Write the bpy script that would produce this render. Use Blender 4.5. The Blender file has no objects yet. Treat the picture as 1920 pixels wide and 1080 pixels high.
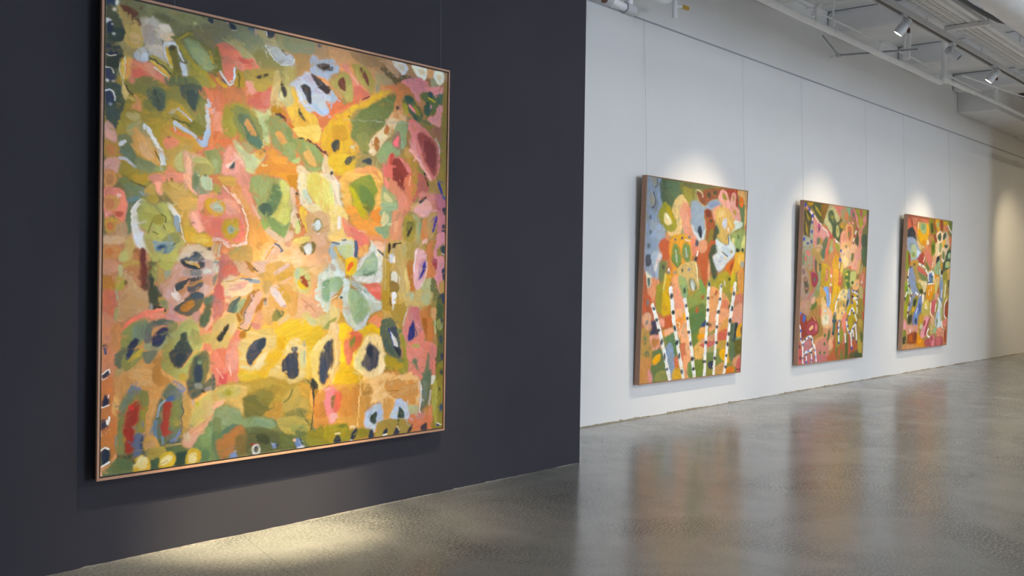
import bpy, bmesh, math, random
import numpy as np
from mathutils import Vector, Matrix

C = bpy.context.scene.collection
SC = bpy.context.scene
PI = math.pi

# ------------------------------------------------------------------ camera
FPX, YAW, PITCH, ROLL = 1898.211, 0.713498, -0.009565, 0.014484
CAMH = 1.2
def cam_setup():
    cy, sy, cp, sp = math.cos(YAW), math.sin(YAW), math.cos(PITCH), math.sin(PITCH)
    F = Vector((cy*cp, sy*cp, sp)); R = Vector((sy, -cy, 0)); U = R.cross(F)
    R2 = R*math.cos(ROLL) + U*math.sin(ROLL); U2 = U*math.cos(ROLL) - R*math.sin(ROLL)
    cd = bpy.data.cameras.new('camera'); co = bpy.data.objects.new('camera', cd); C.objects.link(co)
    cd.sensor_width = 36.0; cd.lens = FPX*36.0/1920.0; cd.clip_start = 0.05; cd.clip_end = 200
    m = Matrix((R2, U2, -F)).transposed().to_4x4(); m.translation = Vector((0, 0, CAMH))
    co.matrix_world = m
    SC.camera = co
cam_setup()
SC.view_settings.view_transform = 'Standard'; SC.view_settings.look = 'None'
SC.view_settings.gamma = 1.0; SC.view_settings.use_curve_mapping = False
SC.view_settings.exposure = 0.0

# ------------------------------------------------------------------ world and daylight
w = bpy.data.worlds.new('sky'); SC.world = w; w.use_nodes = True
w.node_tree.nodes['Background'].inputs[0].default_value = (0.62, 0.74, 1.0, 1)
w.node_tree.nodes['Background'].inputs[1].default_value = 0.6

D1, D2 = 3.97747, 4.9067        # planes of the dark wall and of the white wall
EDGE = 5.29324               # where the dark wall ends
ZC = 4.3                    # ceiling slab
Y0 = -12.0; X0 = -5.0; X1 = 25.0

def area(name, loc, rot, sx, sy, power, col):
    l = bpy.data.lights.new(name, 'AREA'); l.shape = 'RECTANGLE'; l.size = sx; l.size_y = sy
    l.energy = power; l.color = col
    o = bpy.data.objects.new(name, l); C.objects.link(o); o.location = loc; o.rotation_euler = rot
    return o
# daylight entering by the shop windows in the opposite wall (windows at y = Y0) and the street end (x = X0)
WIN = [(4.3, 7.9)]
for k, (a, b) in enumerate(WIN):
    area('window_daylight', ((a+b)/2, Y0+0.05, 1.9), (PI/2, 0, 0), b-a, 2.8, 800, (0.73, 0.83, 1.0))
area('street_daylight', (X0+0.05, -3.5, 2.0), (PI/2, 0, -PI/2), 5.0, 3.0, 25, (0.73, 0.83, 1.0))
# unseen fill lights added for ambience, back half and far bay (housings built below)
FILL_LIGHTS = [(9.0, -3.5, 5.0, 140), (14.5, -2.5, 5.0, 170), (20.5, 1.0, 5.0, 105)]
for x, y, ln, pw in FILL_LIGHTS:
    area('fill_light', (x, y, 3.80), (0, 0, 0), ln, .16, pw, (1.0, .95, .88) if x < 18 else (1.0, .84, .60))
    if x < 18: area('fill_uplight', (x, y, 3.95), (PI, 0, 0), ln, .10, pw*2.6, (.86, .93, 1.0))  # added upward fill that brightens the ceiling and upper wall

# ------------------------------------------------------------------ helpers
def lin(h):
    c = [int(h[i:i+2], 16)/255 for i in (0, 2, 4)]
    return tuple(x/12.92 if x <= .04045 else ((x+.055)/1.055)**2.4 for x in c)
def mat(name, col, rough=.5, metal=0., spec=.5, noise=0., scale=20., bump=0., bscale=60., ior=1.5):
    m = bpy.data.materials.new(name); m.use_nodes = True; nt = m.node_tree; b = nt.nodes['Principled BSDF']
    b.inputs['Base Color'].default_value = (*col, 1); b.inputs['Roughness'].default_value = rough
    b.inputs['Metallic'].default_value = metal; b.inputs['IOR'].default_value = ior
    b.inputs['Specular IOR Level'].default_value = spec
    tc = nt.nodes.new('ShaderNodeTexCoord')
    if noise:
        n = nt.nodes.new('ShaderNodeTexNoise'); n.inputs['Scale'].default_value = scale; n.inputs['Detail'].default_value = 5
        nt.links.new(tc.outputs['Object'], n.inputs['Vector'])
        r = nt.nodes.new('ShaderNodeMapRange'); r.inputs[1].default_value = .3; r.inputs[2].default_value = .7
        r.inputs[3].default_value = 1-noise; r.inputs[4].default_value = 1+noise
        nt.links.new(n.outputs['Fac'], r.inputs[0])
        mx = nt.nodes.new('ShaderNodeVectorMath'); mx.operation = 'SCALE'; mx.inputs[0].default_value = col
        nt.links.new(r.outputs[0], mx.inputs['Scale']); nt.links.new(mx.outputs[0], b.inputs['Base Color'])
    if bump:
        n2 = nt.nodes.new('ShaderNodeTexNoise'); n2.inputs['Scale'].default_value = bscale; n2.inputs['Detail'].default_value = 6
        nt.links.new(tc.outputs['Object'], n2.inputs['Vector'])
        bp = nt.nodes.new('ShaderNodeBump'); bp.inputs['Strength'].default_value = bump; bp.inputs['Distance'].default_value = .002
        nt.links.new(n2.outputs['Fac'], bp.inputs['Height']); nt.links.new(bp.outputs[0], b.inputs['Normal'])
    return m
class MB:
    def __init__(s): s.bm = bmesh.new()
    def box(s, a, b, bev=0.):
        x0, y0, z0 = [min(p, q) for p, q in zip(a, b)]; x1, y1, z1 = [max(p, q) for p, q in zip(a, b)]
        t = bmesh.new()
        v = [t.verts.new(p) for p in ((x0,y0,z0),(x1,y0,z0),(x1,y1,z0),(x0,y1,z0),(x0,y0,z1),(x1,y0,z1),(x1,y1,z1),(x0,y1,z1))]
        for f in ((3,2,1,0),(4,5,6,7),(0,1,5,4),(1,2,6,5),(2,3,7,6),(3,0,4,7)): t.faces.new([v[i] for i in f])
        if bev: bmesh.ops.bevel(t, geom=t.edges[:], offset=bev, segments=2, profile=.6, affect='EDGES')
        s._add(t); return s
    def _add(s, t, M=None):
        if M is not None: bmesh.ops.transform(t, matrix=M, verts=t.verts[:])
        me = bpy.data.meshes.new('tmp'); t.to_mesh(me); t.free(); s.bm.from_mesh(me); bpy.data.meshes.remove(me)
    def tube(s, pts, r, n=16, cap=True):
        """round bar swept through points; r a number or one per point"""
        pts = [Vector(p) for p in pts]; rs = r if isinstance(r, (list, tuple)) else [r]*len(pts)
        t = bmesh.new(); rings = []; up = None
        for i, p in enumerate(pts):
            d = (pts[min(i+1, len(pts)-1)] - pts[max(i-1, 0)]).normalized()
            if up is None: up = Vector((0, 0, 1)) if abs(d.z) < .9 else Vector((1, 0, 0))
            a = d.cross(up).normalized(); b = a.cross(d).normalized(); up = b
            rings.append([t.verts.new(p + a*rs[i]*math.cos(2*PI*k/n) + b*rs[i]*math.sin(2*PI*k/n)) for k in range(n)])
        for i in range(len(rings)-1):
            for k in range(n): t.faces.new((rings[i][k], rings[i][(k+1)%n], rings[i+1][(k+1)%n], rings[i+1][k]))
        if cap:
            t.faces.new(rings[0][::-1]); t.faces.new(rings[-1])
        for f in t.faces: f.smooth = len(f.verts) == 4
        bmesh.ops.recalc_face_normals(t, faces=t.faces[:])
        s._add(t); return s
    def lathe(s, prof, M, n=32):
        """profile (radius, height) turned round z, placed by matrix M"""
        t = bmesh.new(); rings = []
        for r, z in prof:
            rings.append([t.verts.new((r*math.cos(2*PI*k/n), r*math.sin(2*PI*k/n), z)) for k in range(n)] if r > 1e-6 else [t.verts.new((0, 0, z))])
        for a, b in zip(rings, rings[1:]):
            for k in range(n):
                k2 = (k+1) % n
                if len(a) == 1 and len(b) == 1: continue
                if len(a) == 1: t.faces.new((a[0], b[k2], b[k]))
                elif len(b) == 1: t.faces.new((a[k], a[k2], b[0]))
                else: t.faces.new((a[k], a[k2], b[k2], b[k]))
        for f in t.faces: f.smooth = True
        bmesh.ops.recalc_face_normals(t, faces=t.faces[:])
        s._add(t, M); return s
    def quadprism(s, pts, z0, z1):
        t = bmesh.new(); lo = [t.verts.new((x, y, z0)) for x, y in pts]; hi = [t.verts.new((x, y, z1)) for x, y in pts]
        t.faces.new(lo[::-1]); t.faces.new(hi)
        for i in range(len(pts)): j = (i+1) % len(pts); t.faces.new((lo[i], lo[j], hi[j], hi[i]))
        bmesh.ops.recalc_face_normals(t, faces=t.faces[:]); s._add(t); return s
    def build(s, name, m, parent=None, sharp=True):
        me = bpy.data.meshes.new(name); s.bm.to_mesh(me); s.bm.free(); me.materials.append(m)
        o = bpy.data.objects.new(name, me); C.objects.link(o)
        if parent: o.parent = parent
        if sharp and any(p.use_smooth for p in me.polygons):
            try: me.set_sharp_from_angle(angle=math.radians(40))
            except Exception: pass
        return o
def tag(o, label=None, cat=None, group=None, kind=None):
    if label: o['label'] = label
    if cat: o['category'] = cat
    if group: o['group'] = group
    if kind: o['kind'] = kind
    return o
def empty(name, loc=(0, 0, 0), rot=(0, 0, 0)):
    o = bpy.data.objects.new(name, None); C.objects.link(o); o.location = loc; o.rotation_euler = rot; o.empty_display_size = .1
    return o
def copy_tree(o, parent=None):
    c = o.copy(); C.objects.link(c); c.parent = parent
    for ch in list(o.children): copy_tree(ch, c)
    return c
def struct(o): o['kind'] = 'structure'; return o

# ------------------------------------------------------------------ materials
M_WHITE = mat('white wall paint', (.80, .80, .79), .55, noise=.012, scale=1.3, bump=.12, bscale=90)
M_DARK = mat('charcoal wall paint', (.038, .0365, .0445), .65, spec=.12, noise=.06, scale=1.6, bump=.12, bscale=90)
M_CEIL = mat('white painted concrete soffit', (.80, .80, .80), .7, noise=.05, scale=2.5, bump=.5, bscale=25)
M_PIPE = mat('white painted steel', (.86, .86, .86), .45, noise=.04, scale=8)
M_GREYP = mat('grey white paint', (.55, .55, .56), .5, noise=.05, scale=9)
M_TRACKD = mat('dark track slot', (.03, .03, .03), .5)
M_LAMP = mat('white lamp housing', (.62, .63, .64), .35)
M_BLACK = mat('black backing', (.008, .008, .008), .6)
M_RUST = mat('rusty bolt', (.16, .08, .05), .6)
M_YEL = mat('brass yellow lever', (.50, .30, .02), .45)
M_RAIL = mat('grey hanging rail', (.36, .38, .42), .4)
M_WIRE = mat('clear nylon hanging line', (.55, .55, .56), .4)
M_WIRED = mat('nylon line on dark wall', (.10, .10, .12), .4)
def wood_mat(name, c1, c2):
    m = mat(name, c1, .45, bump=.15, bscale=120); nt = m.node_tree; b = nt.nodes['Principled BSDF']
    tc = nt.nodes.new('ShaderNodeTexCoord'); mp = nt.nodes.new('ShaderNodeMapping'); mp.inputs['Scale'].default_value = (60, 60, 2.5)
    n = nt.nodes.new('ShaderNodeTexNoise'); n.inputs['Scale'].default_value = 1.; n.inputs['Detail'].default_value = 6
    cr = nt.nodes.new('ShaderNodeMix'); cr.data_type = 'RGBA'; cr.inputs[6].default_value = (*c1, 1); cr.inputs[7].default_value = (*c2, 1)
    nt.links.new(tc.outputs['Object'], mp.inputs[0]); nt.links.new(mp.outputs[0], n.inputs['Vector'])
    nt.links.new(n.outputs['Fac'], cr.inputs[0]); nt.links.new(cr.outputs[2], b.inputs['Base Color'])
    return m
M_OAK = wood_mat('oiled oak', (.50, .27, .16), (.36, .18, .10))
M_OAK2 = wood_mat('oiled tasmanian oak', (.50, .285, .185), (.40, .215, .135))
def emis(name, col, s):
    m = bpy.data.materials.new(name); m.use_nodes = True; nt = m.node_tree; nt.nodes.clear()
    e = nt.nodes.new('ShaderNodeEmission'); e.inputs[0].default_value = (*col, 1); e.inputs[1].default_value = s
    o = nt.nodes.new('ShaderNodeOutputMaterial'); nt.links.new(e.outputs[0], o.inputs[0]); return m
M_GLOW = emis('lit lamp lens', (1., .93, .78), 9.0)
def floor_mat():
    m = bpy.data.materials.new('polished concrete'); m.use_nodes = True; nt = m.node_tree; b = nt.nodes['Principled BSDF']; L = nt.links.new
    tc = nt.nodes.new('ShaderNodeTexCoord')
    def noise(sc, det=4, rough=.5, dist=0.):
        n = nt.nodes.new('ShaderNodeTexNoise'); n.inputs['Scale'].default_value = sc; n.inputs['Detail'].default_value = det
        n.inputs['Roughness'].default_value = rough; n.inputs['Distortion'].default_value = dist; L(tc.outputs['Object'], n.inputs['Vector']); return n.outputs['Fac']
    def rng(x, a, b_, c, d):
        r = nt.nodes.new('ShaderNodeMapRange'); L(x, r.inputs[0])
        for i, v in zip((1, 2, 3, 4), (a, b_, c, d)): r.inputs[i].default_value = v
        return r.outputs[0]
    def mul(x, y):
        r = nt.nodes.new('ShaderNodeMath'); r.operation = 'MULTIPLY'
        L(x, r.inputs[0])
        if isinstance(y, float): r.inputs[1].default_value = y
        else: L(y, r.inputs[1])
        return r.outputs[0]
    big = rng(noise(.55, 3, .5, .6), .3, .7, .88, 1.12)
    mid = rng(noise(3.2, 6, .6, 1.), .3, .7, .90, 1.08)
    fine = noise(75, 3, .65)
    speck = rng(fine, .43, .52, .0, 1.)
    patch = rng(noise(1.1, 4, .6, .8), .38, .62, .25, 1.)      # where the aggregate was ground open
    sp = nt.nodes.new('ShaderNodeMath'); sp.operation = 'MULTIPLY'; L(speck, sp.inputs[0]); L(patch, sp.inputs[1])
    sp2 = rng(sp.outputs[0], 0., 1., 1.08, .50)
    v = mul(mul(big, mid), sp2)
    # saw cut joints: straight thin grooves
    sx = nt.nodes.new('ShaderNodeSeparateXYZ'); L(tc.outputs['Object'], sx.inputs[0])
    def joint(a, bq, off, width):
        k1 = nt.nodes.new('ShaderNodeMath'); k1.operation = 'MULTIPLY'; L(sx.outputs[0], k1.inputs[0]); k1.inputs[1].default_value = a
        k2 = nt.nodes.new('ShaderNodeMath'); k2.operation = 'MULTIPLY_ADD'; L(sx.outputs[1], k2.inputs[0]); k2.inputs[1].default_value = bq; L(k1.outputs[0], k2.inputs[2])
        k3 = nt.nodes.new('ShaderNodeMath'); k3.operation = 'ADD'; L(k2.outputs[0], k3.inputs[0]); k3.inputs[1].default_value = off
        k4 = nt.nodes.new('ShaderNodeMath'); k4.operation = 'ABSOLUTE'; L(k3.outputs[0], k4.inputs[0])
        return rng(k4.outputs[0], width*.4, width, .72, 1.)
    a = math.atan2(.19, .55)
    v = mul(v, joint(math.cos(a), -math.sin(a), -(2.70*math.cos(a)-3.92*math.sin(a)), .003))
    col = nt.nodes.new('ShaderNodeVectorMath'); col.operation = 'SCALE'; col.inputs[0].default_value = (.34, .332, .295); L(v, col.inputs['Scale'])
    L(col.outputs[0], b.inputs['Base Color'])
    L(rng(noise(2.2, 5, .6, .5), .3, .7, 0.17, 0.26), b.inputs['Roughness'])
    b.inputs['IOR'].default_value = 1.5; b.inputs['Specular IOR Level'].default_value = 0.5
    bp = nt.nodes.new('ShaderNodeBump'); bp.inputs['Strength'].default_value = .10; bp.inputs['Distance'].default_value = .004
    L(noise(7, 4, .5), bp.inputs['Height']); L(bp.outputs[0], b.inputs['Normal'])
    return m
M_FLOOR = floor_mat()

# ------------------------------------------------------------------ room shell
struct(MB().box((X0-.2, Y0-.2, -.2), (X1+.2, D2+.2, 0)).build('floor', M_FLOOR))
struct(MB().box((X0-.2, Y0-.2, ZC), (X1+.2, D2+.2, ZC+.2)).build('ceiling', M_CEIL))
struct(MB().box((X0, D2, 0), (X1, D2+.2, ZC)).build('wall_left', M_WHITE))
struct(MB().box((X1, Y0, 0), (X1+.2, D2, ZC)).build('wall_end', M_WHITE))
# dark feature wall standing proud of the white one
struct(MB().box((X0, D1, 0), (EDGE, D2, ZC), .0).build('wall_feature', M_DARK))
# opposite wall with its shop window, and the street end with glazing
b = MB()
xs = [X0]
for a, c in WIN: xs += [a, c]
xs.append(X1)
for i in range(0, len(xs), 2): b.box((xs[i], Y0-.2, 0), (xs[i+1], Y0, ZC))
for a, c in WIN: b.box((a, Y0-.2, 0), (c, Y0, .5)); b.box((a, Y0-.2, 3.3), (c, Y0, ZC))
struct(b.build('wall_right', M_WHITE))
b = MB(); b.box((X0-.2, Y0, 0), (X0, -6., ZC)); b.box((X0-.2, -1., 0), (X0, D2, ZC)); b.box((X0-.2, -6., 0), (X0, -1., .5)); b.box((X0-.2, -6., 3.5), (X0, -1., ZC))
struct(b.build('wall_street', M_WHITE))
# cross wall just outside the picture on the right: it cuts the daylight off the far end of the white wall
struct(MB().box((16.4, Y0, 0), (16.4+.15, 3.3, ZC)).build('wall_cross', M_WHITE))
def window_frame(name, a, b_, axis, pos, z0, z1):
    m = MB(); t = .05
    def bx(u0, u1, z0_, z1_):
        if axis == 'y': m.box((u0, pos-.15, z0_), (u1, pos-.08, z1_))
        else: m.box((pos-.15, u0, z0_), (pos-.08, u1, z1_))
    bx(a, b_, z0, z0+t); bx(a, b_, z1-t, z1)
    n = 4
    for k in range(n+1): u = a+(b_-a-t)*k/n; bx(u, u+t, z0, z1)
    return struct(m.build(name, M_PIPE))
window_frame('window_1', WIN[0][0], WIN[0][1], 'y', Y0, .5, 3.3)
window_frame('window_2', -6., -1., 'x', X0, .5, 3.5)
# transverse downstand beams under the slab
for k, x in enumerate((4.5, 6.7, 8.9, 11.1, 13.3, 15.5, 17.7, 19.9)):
    bb = MB(); bb.box((x, Y0, ZC-.26), (x+.75, D2, ZC), .05)
    o = struct(bb.build('ceiling_beam', M_CEIL))
for k, (x, y, ln, pw) in enumerate(FILL_LIGHTS):
    o = MB().box((x-ln/2-.03, y-.11, 3.815), (x+ln/2+.03, y+.11, 3.93), .01).build('fill_housing', M_PIPE)  # box put around each added fill light, out of view
    tag(o, 'long white housing of an added, unseen fill light under the ceiling, ' + ('towards the street windows', 'over the back of the gallery', 'in the bay behind the cross wall')[k], 'ceiling light')
# ragged sealant line where walls meet the floor
def ragged(name, xa, xb, y, m, seed, h0, h1, step=.025):
    R = random.Random(seed); t = bmesh.new(); prev = None; n = int((xb-xa)/step); h = (h0+h1)/2
    for i in range(n+1):
        x = xa + i*step; h = min(h1, max(h0, h + R.uniform(-1, 1)*(h1-h0)*.35)); d = .004+R.random()*.006
        if R.random() < .03: h = h1*1.5
        a = t.verts.new((x, y+.002, h)); c_ = t.verts.new((x, y-.002, h*.8)); e = t.verts.new((x, y-d, 0.0005))
        if prev: t.faces.new((prev[0], a, c_, prev[1])); t.faces.new((prev[1], c_, e, prev[2]))
        prev = (a, c_, e)
    bmesh.ops.recalc_face_normals(t, faces=t.faces[:])
    mb = MB(); mb.bm.free(); mb.bm = t
    return struct(mb.build(name, m, sharp=False))
ragged('trim_1', X0, EDGE, D1, mat('old grout', (.22, .20, .17), .8, noise=.3, scale=40), 3, .002, .006)
ragged('trim_2', EDGE, X1, D2, mat('dirty sealant', (.30, .26, .19), .8, noise=.35, scale=30), 5, .004, .013)
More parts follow.
